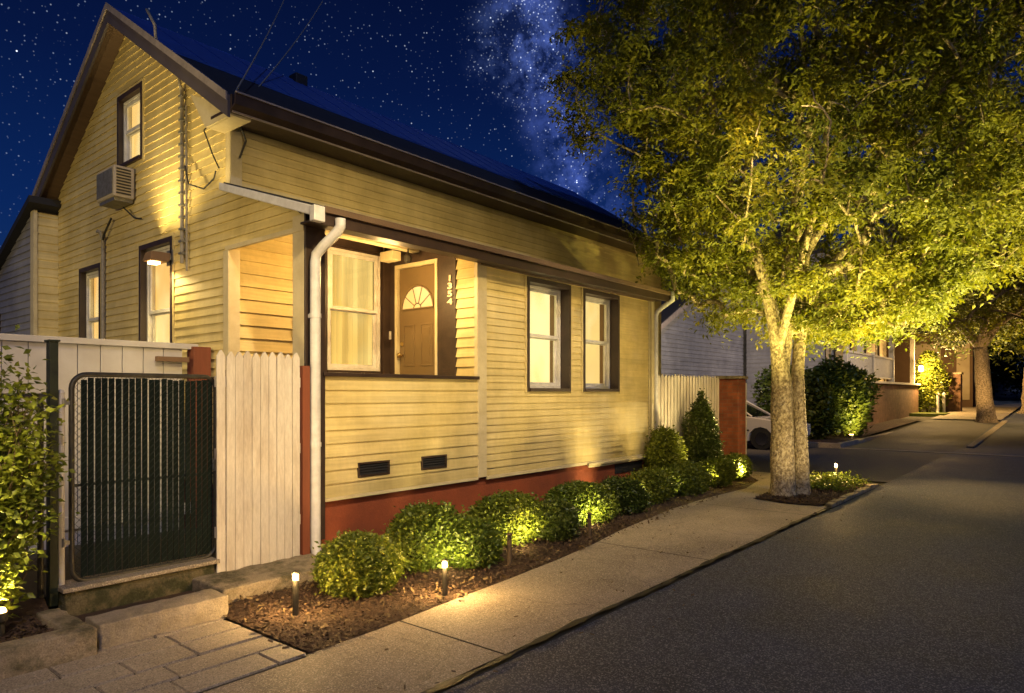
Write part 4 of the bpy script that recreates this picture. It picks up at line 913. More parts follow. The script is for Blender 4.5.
# ------------------------------------------------------------------ trees
def make_tree(name, label, base, forks, crown_r, zc0, zc1, ntarget, leaf_per, leaf_size, leafm, bark, seed, spread=.34, cull=None, cat='tree', trunk_r=.2, min_r=.006, centre=None, group=None, inner_frac=.45):
    """forks: list of polylines (trunks) [(x,y,z,r),...]; crown_r(z) radius; the rest grows by joining random crown points to the nearest limb"""
    rg = np.random.default_rng(seed); t = thing(name, label, cat, base, group)
    cx, cy = centre or (base[0], base[1])
    nodes = []; parent = []; fixed = []
    for line in forks:
        prev = -1
        for (x, y, z, r_) in line:
            if prev == -1 and nodes:
                dd = [sum((a-b)**2 for a, b in zip(nd, (x, y, z))) for nd in nodes]; kmin = int(np.argmin(dd))
                if dd[kmin] < .02: prev = kmin; continue
            nodes.append((x, y, z)); parent.append(prev); fixed.append(r_); prev = len(nodes)-1
    T = []
    while len(T) < ntarget:
        z = rg.uniform(zc0, zc1); R_ = crown_r(z)
        if rg.uniform() > .25+.75*(R_/4)**1.5*(1 if cull is not None else 9): continue
        a = rg.uniform(0, 2*np.pi); q = (rg.uniform(inner_frac**2, 1))**.5
        k = 1+.13*math.sin(3*a+z*1.3+seed)+.09*math.sin(7*a-z*2.1)
        p = (cx+R_*q*k*math.cos(a), cy+R_*q*k*math.sin(a), z+rg.normal(0, .1))
        T.append(p)
    root = np.array(nodes[-1]); T = np.array(T)
    T = T[np.argsort(np.linalg.norm(T-np.array([cx, cy, zc0+.5]), axis=1))]
    NP = np.array(nodes); zmin_attach = zc0-.1
    tips = []
    arr = np.zeros((len(nodes)+len(T)*5, 3)); arr[:len(nodes)] = NP; cnt = len(nodes)
    for p in T:
        cand = arr[:cnt]; d = np.linalg.norm(cand-p, axis=1)
        pen = np.where(cand[:, 2] > p[2]-.15*d, (cand[:, 2]-p[2])*1.2+.4*d, 0); pen = np.maximum(pen, 0)
        low = np.where(cand[:, 2] < zmin_attach, 50, 0)
        k = int(np.argmin(d+pen+low)); a = Vector(cand[k]); b = Vector(p); ln = (b-a).length
        ns = 3 if ln > .5 else 2; pr_i = k
        out = Vector((b.x-cx, b.y-cy, 0)); sag = Vector((0, 0, .12*ln))
        for q in range(1, ns+1):
            f = q/ns; pt = a.lerp(b, f)+sag*math.sin(math.pi*f)+Vector(rg.normal(0, .03*ln, 3))*(f < 1)
            arr[cnt] = pt; nodes.append(tuple(pt)); parent.append(pr_i); fixed.append(None); pr_i = cnt; cnt += 1
        tips.append(pr_i)
    # radii by carried tips
    load = np.zeros(len(nodes)); 
    for k in tips: load[k] += 1
    for k in range(len(nodes)-1, -1, -1):
        if parent[k] >= 0: load[parent[k]] += load[k]
    rad = [fixed[k] if fixed[k] is not None else max(min_r, min(.10, min_r*.75*load[k]**.5+.002)) for k in range(len(nodes))]
    m = MB()
    for line in forks:
        pts = [Vector(q[:3]) for q in line]; rr = [q[3] for q in line]
        fine_p, fine_r = [], []
        for k in range(len(pts)-1):
            p0 = pts[max(k-1, 0)]; p1 = pts[k]; p2 = pts[k+1]; p3 = pts[min(k+2, len(pts)-1)]
            for s_ in range(5):
                f = s_/5; q = .5*((2*p1)+(p2-p0)*f+(2*p0-5*p1+4*p2-p3)*f*f+(3*p1-p0-3*p2+p3)*f**3)
                fine_p.append(q); fine_r.append(rr[k]+(rr[k+1]-rr[k])*f)
        fine_p.append(pts[-1]); fine_r.append(rr[-1]); i0 = len(m.v); m.tube(fine_p, fine_r, 18)
        for vi in range(i0, len(m.v)):
            x, y, z = m.v[vi]; kq = (vi-i0)//18; kq = min(kq, len(fine_p)-1); c = fine_p[kq]; a = math.atan2(y-c.y, x-c.x); f = 1+.07*math.sin(3*a+z*1.5)+.035*math.sin(8*a+z*4)+.03*math.sin(z*9+a)
            if z < base[2]+.22: f += .22*((base[2]+.22-z)/.22)**2*(1+.35*math.sin(5*a))
            m.v[vi] = (c.x+(x-c.x)*f, c.y+(y-c.y)*f, z)
    for k in range(len(nodes)):
        if fixed[k] is None and parent[k] >= 0:
            r0 = min(rad[parent[k]], rad[k]*1.35+.004); m.tube([nodes[parent[k]], nodes[k]], [r0, rad[k]], 6, cap=False)
    m.build('trunk', bark, t, smooth=True)
    # leaf sprays: flat drooping fans on tips
    tp = np.array([nodes[k] for k in tips]); pp_ = np.array([nodes[parent[k]] for k in tips])
    rep = np.repeat(np.arange(len(tp)), leaf_per); n = len(rep)
    f = rg.uniform(-.1, 1.25, n)[:, None]; B = pp_[rep]+(tp[rep]-pp_[rep])*f
    subs = rg.integers(0, 7, n); subdir = rg.normal(size=(len(tp), 7, 3)); subdir[:, :, 2] *= .45
    sd = subdir[rep, subs]; sd /= np.linalg.norm(sd, axis=1, keepdims=True)+1e-9
    al = (rg.uniform(0, 1, n)**.8)[:, None]*spread*rg.uniform(.7, 1.5, len(tp))[rep][:, None]
    P = B+sd*al+rg.normal(0, .05*spread/.34, (n, 3)); P[:, 2] -= (al[:, 0]**2)*.5
    keep = np.ones(n, bool) if cull is None else ~cull(P)
    P = P[keep]
    V, F = leaves(P, leaf_size, rg, droop=.45, width=.40, flat=.45); np_mesh('crown', V, F, leafm, t)
    return t
def cr(z):
    tab = [(2.5, .7), (2.9, 1.7), (3.3, 2.4), (3.8, 2.9), (4.6, 3.4), (6.0, 3.8), (7.6, 3.85), (8.8, 3.4), (9.8, 2.0), (10.3, .8)]
    return float(np.interp(z, [a for a, _ in tab], [b for _, b in tab]))
def house_cull(P):
    x, y, z = P[:, 0], P[:, 1], P[:, 2]
    a = (x < BX+.35) & (y > 5.15) & (z < 3.55+np.maximum(0, y-5.3)*.26)
    b = (x < 14.1) & (y > 6.30) & (z < 4.85+(y-6.4)*slope)
    r = a | b | (y > 9.4)&(x < 14.1)&(z < 7)
    for c in ((14.2, 2.2, 5.2, .9), (7.6, 1.9, 5.2, 1.0), (2.6, 1.7, 4.8, 1.0), (11.9, 3.9, 3.0, .4)): r = r | ((x-c[0])**2+(y-c[1])**2+(z-c[2])**2 < c[3]**2)
    return r
bx_, by_ = 10.9, 3.42
forks = [
 [(10.76, 3.50, -.05, .185), (10.75, 3.49, .5, .172), (10.72, 3.48, 1.2, .160), (10.64, 3.46, 1.75, .150), (10.50, 3.48, 2.2, .10), (10.40, 3.55, 2.9, .095), (10.15, 3.75, 3.9, .075), (9.7, 4.0, 5.0, .055), (9.4, 4.1, 6.2, .04)],
 [(10.62, 3.46, 1.75, .11), (10.74, 3.44, 2.5, .095), (10.80, 3.40, 3.3, .10), (10.75, 3.30, 4.4, .08), (10.6, 3.0, 5.8, .06), (10.5, 2.9, 7.2, .04)],
 [(11.03, 3.30, -.05, .125), (11.01, 3.29, .5, .108), (10.96, 3.30, 1.2, .098), (10.92, 3.31, 2.0, .092), (11.08, 3.30, 2.9, .08), (11.25, 3.30, 4.0, .075), (11.6, 3.2, 5.2, .06), (11.7, 3.4, 6.6, .04), (11.6, 3.5, 8.0, .025)],
 [(10.80, 3.40, 3.3, .08), (10.9, 2.9, 4.2, .065), (11.3, 2.1, 5.4, .05), (11.6, 1.5, 6.4, .03)],
 [(11.08, 3.30, 2.9, .065), (11.7, 2.9, 3.8, .06), (12.6, 2.4, 4.7, .045), (13.3, 2.0, 5.6, .03)],
 [(10.40, 3.55, 2.9, .075), (10.6, 4.1, 3.9, .06), (11.0, 4.9, 5.2, .045), (11.3, 5.4, 6.5, .03)],
 [(10.50, 3.48, 2.2, .07), (10.1, 3.1, 3.2, .055), (9.4, 2.6, 4.2, .04), (8.9, 2.3, 5.3, .03)],
]
make_tree('street_tree', 'large twin-stemmed street tree lit from below in the pavement bed', (10.9, 3.42, 0), forks, cr, 2.55, 10.2, 1750, 140, .097, M['leaf'], M['bark'], 5, spread=.30, cull=house_cull, centre=(11.5, 3.0))
def simple_forks(x, y, z0, h, r_, seed, lean=(0, 0)):
    rg = random.Random(seed); top = (x+lean[0], y+lean[1], z0+h)
    F_ = [[(x, y, z0-.1, r_*1.25), (x+lean[0]*.3, y+lean[1]*.3, z0+h*.35, r_), (x+lean[0]*.7, y+lean[1]*.7, z0+h*.75, r_*.9), (*top, r_*.8)]]
    for k in range(6):
        a = k*1.05+rg.uniform(-.3, .3); L1 = h*.55
        F_.append([(*top, r_*.62), (top[0]+L1*.45*math.cos(a), top[1]+L1*.45*math.sin(a), top[2]+L1*.55, r_*.45), (top[0]+L1*1.1*math.cos(a), top[1]+L1*1.1*math.sin(a), top[2]+L1*1.0, r_*.3), (top[0]+L1*1.7*math.cos(a), top[1]+L1*1.7*math.sin(a), top[2]+L1*1.8, r_*.15)])
    return F_
def crs(z0, z1, R_): return lambda z: R_*max(.15, math.sin(math.pi*min(1, max(0, (z-z0)/(z1-z0)*.86+.10)))**.6)
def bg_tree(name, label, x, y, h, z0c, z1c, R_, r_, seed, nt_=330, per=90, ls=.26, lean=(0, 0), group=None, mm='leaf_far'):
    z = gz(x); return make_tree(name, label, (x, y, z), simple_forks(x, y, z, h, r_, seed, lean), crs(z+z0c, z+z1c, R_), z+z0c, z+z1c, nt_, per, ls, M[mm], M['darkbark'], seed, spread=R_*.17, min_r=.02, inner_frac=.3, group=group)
bg_tree('far_tree', 'gnarled old tree with a leaning trunk beyond the parking strip', 35.6, 3.0, 3.2, 4.0, 12, 5.6, .30, 41, nt_=420, per=120, ls=.20, lean=(-.1, .2), mm='leaf')
bg_tree('far_tree', 'second old tree close behind the leaning one', 43.5, 1.6, 4.2, 3.5, 14, 6.0, .5, 42, nt_=360, per=100, ls=.26)
bg_tree('far_tree', 'dark tall tree over the roadway at the far right', 27, -4.5, 4.5, 3.2, 14, 5.4, .4, 43, nt_=420, per=110, ls=.22)
BG = 'dark trees closing the end of the street'
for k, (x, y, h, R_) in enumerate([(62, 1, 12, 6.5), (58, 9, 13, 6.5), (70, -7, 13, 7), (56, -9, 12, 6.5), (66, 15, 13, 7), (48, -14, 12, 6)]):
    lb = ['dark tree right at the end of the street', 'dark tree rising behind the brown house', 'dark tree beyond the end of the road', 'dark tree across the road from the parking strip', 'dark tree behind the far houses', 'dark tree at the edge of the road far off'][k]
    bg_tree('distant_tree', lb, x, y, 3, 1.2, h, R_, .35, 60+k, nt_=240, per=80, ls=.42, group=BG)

# ------------------------------------------------------------------ shrubs across the side street
def big_bush(label, x, y, rx, ry, h, n, seed, mm='leaf_dark', ls=.13): return shrub('large_bush', label, 'bush', (x, y), rx, ry, h, n, M[mm], ls, seed, loose=.10, amp=.42, base=gz(x))
big_bush('big rounded bush lit yellow by a ground spotlight across the side street', 24.7, 6.3, 1.9, 1.0, 2.15, 15000, 71, 'leaf_hedge', .13)
big_bush('tall dark bush between the car and the lit bush', 23.5, 7.3, .85, .9, 2.3, 9000, 72)
big_bush('dark bush in front of the porch railing', 26.4, 7.4, 1.5, .8, 2.0, 10000, 73)
big_bush('narrow lit bush by the lantern at the porch end', 42.5, 6.2, .7, .6, 3.0, 7000, 75, 'leaf_light', .13)
kb = MB(); kb.box((21.55, 5.3, -.05), (36, 5.45, .13)); kb.box((21.4, 5.3, -.05), (21.55, 9.5, .13)); struct('far_kerb', kb, M['concrete'], bevel=.01)
fb_ = MB(); fb_.face([(21.55, 5.45, .08), (36, 5.45, .40), (36, 12, .40), (21.55, 12, .08)]); struct('far_bed', fb_, M['soil'])
lw = MB(); lw.box((39.2, 5.0, .3), (44, 6.6, .58)); struct('far_lawn', lw, M['leaf_hedge'])
ft = MB(); gz_ = .13
ftt = thing('spotlight', 'small ground spotlight shining up into the yellow-lit bush', 'spotlight', (24.0, 5.62, .09))
ft.lathe((24.0, 5.62, .09), [(.05, 0), (.05, .08), (.07, .10), (.07, .16)], 12); ft.build('housing', M['blackmetal'], ftt)
b = MB(); b.lathe((24.0, 5.62, .252), [(.062, 0), (.064, .012)], 12); b.build('lens', M['bulb_hot'], ftt)

# ------------------------------------------------------------------ parked car (side street)
def car():
    X0 = 19.3; Y0 = 6.0; Lc = 4.35; W = 1.74; z0 = .0
    t = thing('parked_car', 'white hatchback parked on the side street behind the brick pier', 'car', (X0+W/2, Y0+Lc/2, 0))
    # side profile (y along length, nose at Y0)
    body = [(0.02, .38), (0.0, .55), (.06, .70), (.25, .80), (1.05, .90), (1.25, .93), (3.75, .95), (4.25, .92), (4.34, .80), (4.35, .45), (4.28, .28), (3.85, .22)]
    def arch(cy, r_=.36): return [(cy+r_*math.cos(a), .30+r_*math.sin(a)) for a in [R(q) for q in (-10, 25, 60, 90, 120, 155, 190)]]
    prof = body+arch(3.45)+[(3.0, .2), (1.35, .2)]+arch(.85)+[(.4, .24), (.1, .28)]
    m = MB(); cols = [(0, .0), (.06, .02), (1-.06, .02), (1, 0)]
    rings = []
    for wx, ins in ((0.0, .06), (.07, .0), (W-.07, .0), (W, .06)):
        i = len(m.v); rings.append(i)
        for (y, z) in prof:
            yy = Lc/2+(y-Lc/2)*(1-ins*.35); zz = z-(ins*.3 if z > .6 else 0); m.v.append((X0+wx, Y0+yy, z0+zz))
    n = len(prof)
    for a, b_ in zip(rings, rings[1:]):
        for k in range(n): m.f.append((a+k, a+(k+1) % n, b_+(k+1) % n, b_+k))
    m.f.append(tuple(rings[0]+k for k in range(n))[::-1]); m.f.append(tuple(rings[-1]+k for k in range(n)))
    m.build('body', M['carpaint'], t)
    g_ = MB(); cab = [(1.15, .93), (1.85, 1.33), (2.3, 1.38), (3.45, 1.34), (4.1, .95)]
    for wx in (.10, W-.10):
        pass
    i = len(g_.v)
    for wx, ins in ((.08, 0), (W-.08, 0)):
        for (y, z) in cab: inn = (z-.93)*.38; g_.v.append((X0+wx+(inn if wx < 1 else -inn), Y0+y, z0+z))
    nn = len(cab)
    for k in range(nn-1): g_.f.append((i+k, i+k+1, i+nn+k+1, i+nn+k))
    g_.f.append(tuple(i+k for k in range(nn))[::-1]); g_.f.append(tuple(i+nn+k for k in range(nn)))
    g_.build('windows', M['darkglass'], t)
    r_ = MB(); r_.prism([(X0+.25, Y0+1.82, 1.335), (X0+.25, Y0+2.3, 1.385), (X0+.25, Y0+3.48, 1.345), (X0+.25, Y0+3.46, 1.38), (X0+.25, Y0+2.3, 1.42), (X0+.25, Y0+1.84, 1.36)], (W-.5, 0, 0))
    for y0_, z0_, y1_, z1_ in ((1.15, .93, 1.85, 1.35), (2.55, .94, 2.6, 1.38), (4.1, .95, 3.45, 1.36)):
        for sx in (0, 1):
            xa = X0+.075 if sx == 0 else X0+W-.075; xb = xa+(.155 if sx == 0 else -.155)
            r_.tube([(xa, Y0+y0_, z0_), (xb, Y0+y1_, z1_)], .03, 6)
    r_.build('cabin_frame', M['carpaint'], t)
    for wy in (.85, 3.45):
        for wx in (.0, W-.2):
            w = MB(); w.tube([(X0+wx+.01, Y0+wy, .31), (X0+wx+.19, Y0+wy, .31)], .31, 22); wo = w.build('wheel', M['tyre'], t)
            w = MB(); w.tube([(X0+wx-.0, Y0+wy, .31), (X0+wx+.2, Y0+wy, .31)], .19, 10); w.build('rim', M['chrome'], wo)
    for sx in (.08, W-.38):
        h_ = MB(); h_.box((X0+sx, Y0-.0, .58), (X0+sx+.3, Y0+.12, .70)); h_.build('headlight', M['lens'], t, bevel=.02)
        h_ = MB(); h_.box((X0+sx, Y0+Lc-.1, .68), (X0+sx+.3, Y0+Lc+.005, .84)); h_.build('tail_light', M['redlens'], t, bevel=.02)
    ln = MB()
    for y in (1.35, 2.55, 3.5): ln.box((X0-.003, Y0+y, .35), (X0+.004, Y0+y+.012, .90))
    ln.box((X0-.01, Y0+1.2, .52), (X0+.004, Y0+3.2, .56)); ln.build('door_seam', M['tyre'], t)
    mr = MB(); mr.box((X0-.14, Y0+1.42, .92), (X0+.02, Y0+1.52, 1.04)); mr.build('mirror', M['carpaint'], t, bevel=.02)
car()

# ------------------------------------------------------------------ neighbouring houses
gh = thing('grey_house', 'grey sided house with a gable behind the parked car', 'house', (28, 12, 0))
gy = 11.5; gx0, gx1, ridge_x = 21.5, 34.0, 27.8
def ghs(z):
    if z < 3.75: return (gx0, gx1)
    k = (z-3.75)/3.1; return (gx0+(ridge_x-gx0)*k, gx1-(gx1-ridge_x)*k)
b = clapboard(MB(), YF(gy), 1.84, 6.8, ghs, [], .16, .022); b.build('siding', M['grey_siding'], gh)
b = MB(); b.box((gx0, gy+.03, -.1), (gx1, gy+.2, 1.83)); b.build('base_wall', M['redbrick'], gh)
b = MB(); b.box((gx0, gy+.21, 0), (gx0+.1, 22, 3.7)); b.box((gx1-.1, gy+.21, 0), (gx1, 22, 3.7)); b.build('side_wall', M['grey_siding'], gh)
b = MB()
for s_ in (-1, 1):
    xe = gx0-.3 if s_ < 0 else gx1+.3; b.prism([(ridge_x, gy-.35, 6.92), (xe, gy-.35, 3.66), (xe, gy-.35, 3.82), (ridge_x, gy-.35, 7.08)], (0, 10.5, 0))
b.build('roof', M['shingle'], gh)
b = MB()
for s_ in (-1, 1):
    xe = gx0-.3 if s_ < 0 else gx1+.3; b.prism([(ridge_x, gy-.39, 6.86), (xe, gy-.39, 3.60), (xe, gy-.39, 3.80), (ridge_x, gy-.39, 7.06)], (0, .035, 0))
b.build('rake_trim', M['edge'], gh)

ph = thing('porch_house', 'pale town house with white porch railing above a brick base', 'house', (34, 8, 0))
b = clapboard(MB(), YF(8.0), 2.0, 7.4, const(30.0, 41.6), [(30.5, 31.5, 2.4, 4.8), (33.2, 34.2, 2.9, 4.9), (36, 37, 2.9, 4.9), (39, 39.9, 2.9, 4.9)], .17, .02); b.build('siding', M['beige'], ph)
b = clapboard(MB(), XF(30.0), .2, 7.4, const(8.03, 11.3), [], .17, .02); b.build('side_wall', M['grey_siding'], ph)
b = MB(); b.box((30.03, 11.25, 0), (41.5, 11.3, 7.4)); b.build('rear_wall', M['beige'], ph)
b = MB(); b.box((41.5, 8.03, 0), (41.6, 11.24, 7.4)); b.build('side_wall', M['beige'], ph)
b = MB(); b.box((27, 6.5, 0), (41.8, 8.02, 2.0)); b.build('porch_base', M['farbrick'], ph)
b = MB(); b.box((26.9, 6.4, 2.01), (41.9, 7.99, 2.10)); b.build('porch_deck', M['stone_white'], ph)
b = MB()
for x in (26.95, 31.3, 35.2): b.box((x, 6.45, 2.1), (x+.14, 6.59, 3.30))
b.box((26.9, 6.47, 3.10), (35.3, 6.57, 3.18)); b.box((26.9, 6.49, 2.22), (35.3, 6.55, 2.27))
x = 27.1
while x < 35.2: b.box((x, 6.50, 2.27), (x+.045, 6.545, 3.10)); x += .15
b.build('railing', M['stone_white'], ph)
for x in (30.0, 36.0, 41.3):
    b = MB(); b.box((x, 6.62, 2.1), (x+.2, 6.82, 5.4)); b.build('porch_column', M['stone_white'], ph)
b = MB(); b.box((29.6, 6.2, 5.4), (42.2, 7.97, 5.65)); b.prism([(29.6, 7.6, 7.41), (29.6, 9.6, 8.8), (29.6, 11.6, 7.41)], (12.4, 0, 0)); b.build('roof', M['shingle'], ph)
for k, (a0, a1, z0, z1) in enumerate([(30.5, 31.5, 2.4, 4.8), (33.2, 34.2, 2.9, 4.9), (36, 37, 2.9, 4.9), (39, 39.9, 2.9, 4.9)]):
    window(ph, 'Y', 8.0, a0, a1, z0, z1, .06, M['darkglass'] if k in (0, 2) else M['shade3'], trim=.09)
lt = thing('wall_lantern', 'glowing lantern on a bracket at the end of the brick porch', 'lantern', (41.3, 6.35, 2.6))
b = MB(); b.lathe((41.2, 6.3, 2.72), [(.05, 0), (.11, .05), (.11, .26), (.04, .32)], 12); b.build('globe', M['bulb_hot'], lt)
b = MB(); b.lathe((41.2, 6.3, 3.05), [(.13, 0), (.02, .1)], 12); b.box((41.17, 6.3, 2.62), (41.23, 6.5, 2.68)); b.box((41.18, 6.28, 2.6), (41.22, 6.32, 2.73)); b.build('bracket', M['blackmetal'], lt)

bh = thing('brown_house', 'low brown house with lit beige panels at the street end', 'house', (48, 6, .7))
zb0 = .6
b = MB(); b.box((48, 4.7, zb0), (58, 11, 5.2)); b.build('walls', mat('dark_brown_render', (.09, .05, .026), .8, (.12, .07, .035), 2), bh)
b = MB(); b.prism([(47.3, 4.1, 5.2), (47.3, 7.8, 6.8), (47.3, 11.6, 5.2)], (11.4, 0, 0)); b.build('roof', M['shingle'], bh)
b = MB(); b.box((47.96, 6.3, zb0+.1), (47.995, 7.6, 4.6)); b.box((47.96, 4.85, zb0+.6), (47.995, 5.5, 4.6)); b.build('wall_panel', M['beige'], bh)
dd_ = MB(); dd_.box((47.92, 6.45, zb0+.2), (47.955, 7.35, 3.3))
for z in (1.2, 1.9, 2.6): dd_.box((47.905, 6.55, z), (47.92, 6.85, z+.5)); dd_.box((47.905, 6.95, z), (47.92, 7.25, z+.5))
dd_.build('door', M['stone_white'], bh)
b = MB(); b.box((47.93, 6.5, 3.45), (47.955, 7.3, 4.0)); b.build('window', M['darkglass'], bh)
bp_ = thing('brick_pier', 'low brick pier beside the white posts far down the street', 'pier', (43, 4.9, .6))
b = MB(); b.box((43, 4.75, .5), (43.7, 5.5, 2.6)); b.build('shaft', M['farbrick'], bp_)
b = MB(); b.box((42.95, 4.70, 2.6), (43.75, 5.55, 2.7)); b.build('cap', M['oldconcrete'], bp_)
for k, (x, y) in enumerate([(41.8, 5.62), (42.2, 5.40)]):
    b = MB(); b.lathe((x, y, .5), [(.09, 0), (.09, .1), (.07, .12), (.07, 1.0), (.09, 1.03), (.03, 1.15)], 12); tag(b.build('white_post', M['stone_white']), 'short white post beside the far brick pier', 'post', 'pair of short white posts')
for k, (x0_, x1_, y0_, y1_, hh, lb) in enumerate([(60, 72, -14, -6, 6, 'dark house far off across the road'), (66, 80, 5, 14, 7, 'dark house behind the trees at the street end')]):
    t = thing('distant_house', lb, 'house', (x0_, y0_, gz(x0_)), 'distant dark houses'); z = gz(x0_)-.3
    b = MB(); b.box((x0_, y0_, z), (x1_, y1_, z+hh)); b.build('walls', M['brownwall'], t)
    b = MB(); ym = (y0_+y1_)/2; b.prism([(x0_-.5, y0_-.5, z+hh), (x0_-.5, ym, z+hh+2.5), (x0_-.5, y1_+.5, z+hh)], (x1_-x0_+1, 0, 0)); b.build('roof', M['shingle'], t)

# ------------------------------------------------------------------ lights
WARM = (1.0, .66, .28); AMBER = (1.0, .60, .20); YEL = (1.0, .74, .30)
def spot(name, loc, target, e, col=WARM, ang=60, blend=.6, rad=.05):
    l = bpy.data.lights.new(name, 'SPOT'); l.energy = e; l.color = col; l.spot_size = R(ang); l.spot_blend = blend; l.shadow_soft_size = rad
    o = bpy.data.objects.new(name, l); COL.objects.link(o); o.location = loc; o.rotation_euler = (Vector(target)-Vector(loc)).to_track_quat('-Z', 'Y').to_euler(); return o
def point(name, loc, e, col=WARM, rad=.03):
    l = bpy.data.lights.new(name, 'POINT'); l.energy = e; l.color = col; l.shadow_soft_size = rad
    o = bpy.data.objects.new(name, l); COL.objects.link(o); o.location = loc; return o
# unseen floods and fills, added to stand for street light on the house
spot('facade_flood', (2.6, 1.9, 4.8), (5.3, 5.8, 1.5), 1150, (1.0, .72, .30), 78, 1, .08)
spot('facade_flood', (7.6, 1.9, 5.2), (8.4, 5.6, 1.2), 520, (1.0, .70, .30), 78, 1, .08)
spot('side_fence_fill', (11.9, 3.9, 3.0), (12.0, 5.5, 1.0), 130, YEL, 110, .9, .2)  # unseen fill added to brighten the fence and pier
spot('house_end_patch', (13.6, 3.7, 1.5), (9.75, 5.6, .85), 160, YEL, 17, .12, .02)
spot('fence_flood', (-.6, 1.6, 3.2), (2.4, 5.6, .8), 330, (1.0, .68, .34), 80, .9, .12)
spot('gable_flood', (-2.0, 6.4, 3.6), (3.7, 8.8, 3.2), 620, YEL, 85, .8, .15)
spot('broad_fill', (.5, -3.0, 4.0), (7.0, 5.0, 1.2), 480, (1.0, .76, .46), 95, 1, 1.2)
spot('rear_fill', (-1.5, 9.5, 3.2), (3.4, 13.2, 3.0), 220, YEL, 60, 1, .2)
# lamp on the gable, with an unseen eave spot and wash added
spot('lamp_down', (GX-.21, 8.33, 3.10), (GX-.10, 8.3, 0), 60, YEL, 150, .5, .05)
spot('lamp_up', (GX-.20, 8.50, 3.32), (GX-.02, 8.62, 6), 55, YEL, 80, .9, .03)
spot('eave_light', (GX-.34, 7.0, 3.65), (GX-.02, 7.05, 4.6), 14, YEL, 100, .9, .03)
spot('gable_wash', (GX-.60, 8.3, 3.3), (GX+.05, 7.9, 5.2), 130, YEL, 110, .9, .05)
# porch
point('porch_light', (5.35, 6.35, 2.95), 55, AMBER, .05)
point('porch_light', (4.30, 6.35, 2.95), 30, AMBER, .05)
spot('porch_side_light', (5.6, 5.7, 3.0), (6.07, 5.7, 2.5), 9, YEL, 120, .9, .03)
# path lights
for p, e in (((2.76, 4.28, .31), 34), ((3.77, 3.80, .28), 40), ((12.62, 3.2, .38), 60)): 
    point('path_light_bulb', (p[0]-.035, p[1]-.03, p[2]), e*.6, AMBER, .02); point('path_light_bulb', (p[0]+.035, p[1]+.03, p[2]), e*.6, AMBER, .02)
# little spots on shrubs
for x, y, tx, ty, tz, e in ((4.12, 3.95, 4.4, 4.6, .35, 9), (5.18, 4.02, 5.5, 4.6, .35, 12), (6.62, 4.2, 7.0, 4.7, .35, 12), (8.4, 4.4, 8.0, 5.5, .5, 14), (9.4, 4.45, 9.2, 5.5, .8, 16), (10.7, 4.5, 10.6, 5.4, .8, 16), (12.0, 4.55, 12.0, 5.4, .9, 14)):
    spot('shrub_spot', (x, y, .14), (tx, ty, tz), e*11, YEL, 95, 1, .10)
# tree uplights
for (x, y), tgt, e in (((14.2, .6), (12.0, 2.8, 5.5), 1900), ((10.0, .4), (10.8, 2.8, 5.5), 1500), ((8.2, 3.2), (10.2, 3.2, 5.5), 900), ((15.0, 3.6), (12.6, 3.2, 5.0), 1500), ((12.0, 4.6), (11.2, 4.0, 6), 500), ((11.9, 2.0), (11.6, 2.6, 7), 700), ((16.5, 1.5), (13.5, 2.2, 5), 900)):
    spot('tree_uplight', (x, y, .12), tgt, e*2.3, (1.0, .82, .20), 74, .9, .08)
spot('trunk_light', (9.3, 1.9, .15), (10.9, 3.4, 1.4), 240, YEL, 60, .8, .04)
spot('trunk_light', (12.3, 3.0, .35), (11.1, 3.35, 1.2), 700, YEL, 60, .8, .04)
# planter plant and far lights
spot('planter_spot', (1.2, 4.97, .30), (.95, 5.25, 1.6), 260, YEL, 110, .9, .03)
spot('planter_spot', (-.6, 4.4, 1.0), (.9, 5.2, 1.2), 500, YEL, 46, .9, .1)  # unseen spot added from the side to brighten the bush
spot('planter_spot', (.35, 3.9, 1.9), (1.02, 5.2, 1.15), 170, YEL, 50, 1, .08)  # second unseen spot added in front of the bush
spot('far_bush_light', (23.2, 4.5, .35), (24.2, 6.0, 1.1), 700, YEL, 75, 1, .08)
point('far_lantern_light', (41.2, 6.05, 2.9), 1300, AMBER, .1)
point('far_lantern_light', (44.5, 5.8, 3.2), 600, AMBER, .15)  # no lantern here: unseen point lighting the brown house front
spot('far_tree_light', (38, 4.2, .7), (37, 3.4, 7), 4500, YEL, 90, .8, .1)
spot('far_street_fill', (34, -2.0, 6.0), (34, 3.5, 0), 3000, AMBER, 100, .8, .2)  # warm unseen fill added over the far road, no lamp post
spot('parked_car_fill', (18, 6.5, 4.2), (20, 7.5, .8), 420, AMBER, 90, .9, .1)  # unseen fill added so the parked car shows
spot('porch_house_fill', (24, 1.0, 6.5), (31, 8, 3.4), 2600, (1, .75, .5), 80, .9, .1)  # unseen spot above the road, added to brighten the porch house
spot('road_pool', (15.0, 1.8, 3.3), (13.4, 1.1, 0), 420, AMBER, 64, 1, .04)
spot('road_pool', (6.5, 2.0, 5.6), (7.5, 1.6, 0), 200, AMBER, 60, 1, .05)
spot('road_pool', (9.3, 3.0, 2.2), (9.4, 3.2, 0), 26, AMBER, 90, .9, .05)
spot('grey_house_fill', (17.5, 6.5, 4.5), (25, 12, 3), 2200, (1, .78, .52), 80, .9, .3)  # unseen soft fill added for the grey siding

spot('far_tree_trunk_light', (33.0, 3.6, .8), (35.8, 3.0, 2.6), 700, AMBER, 70, .9, .1)
sun = bpy.data.lights.new('blue_sun_fill', 'SUN'); sun.energy = .55; sun.angle = R(.5); sun.color = (.35, .5, 1.0)  # blue sun added to cool the road and roof, no moon in view
so = bpy.data.objects.new('blue_sun_fill', sun); COL.objects.link(so); so.rotation_euler = Vector((.35, .75, -.8)).to_track_quat('-Z', 'Y').to_euler()

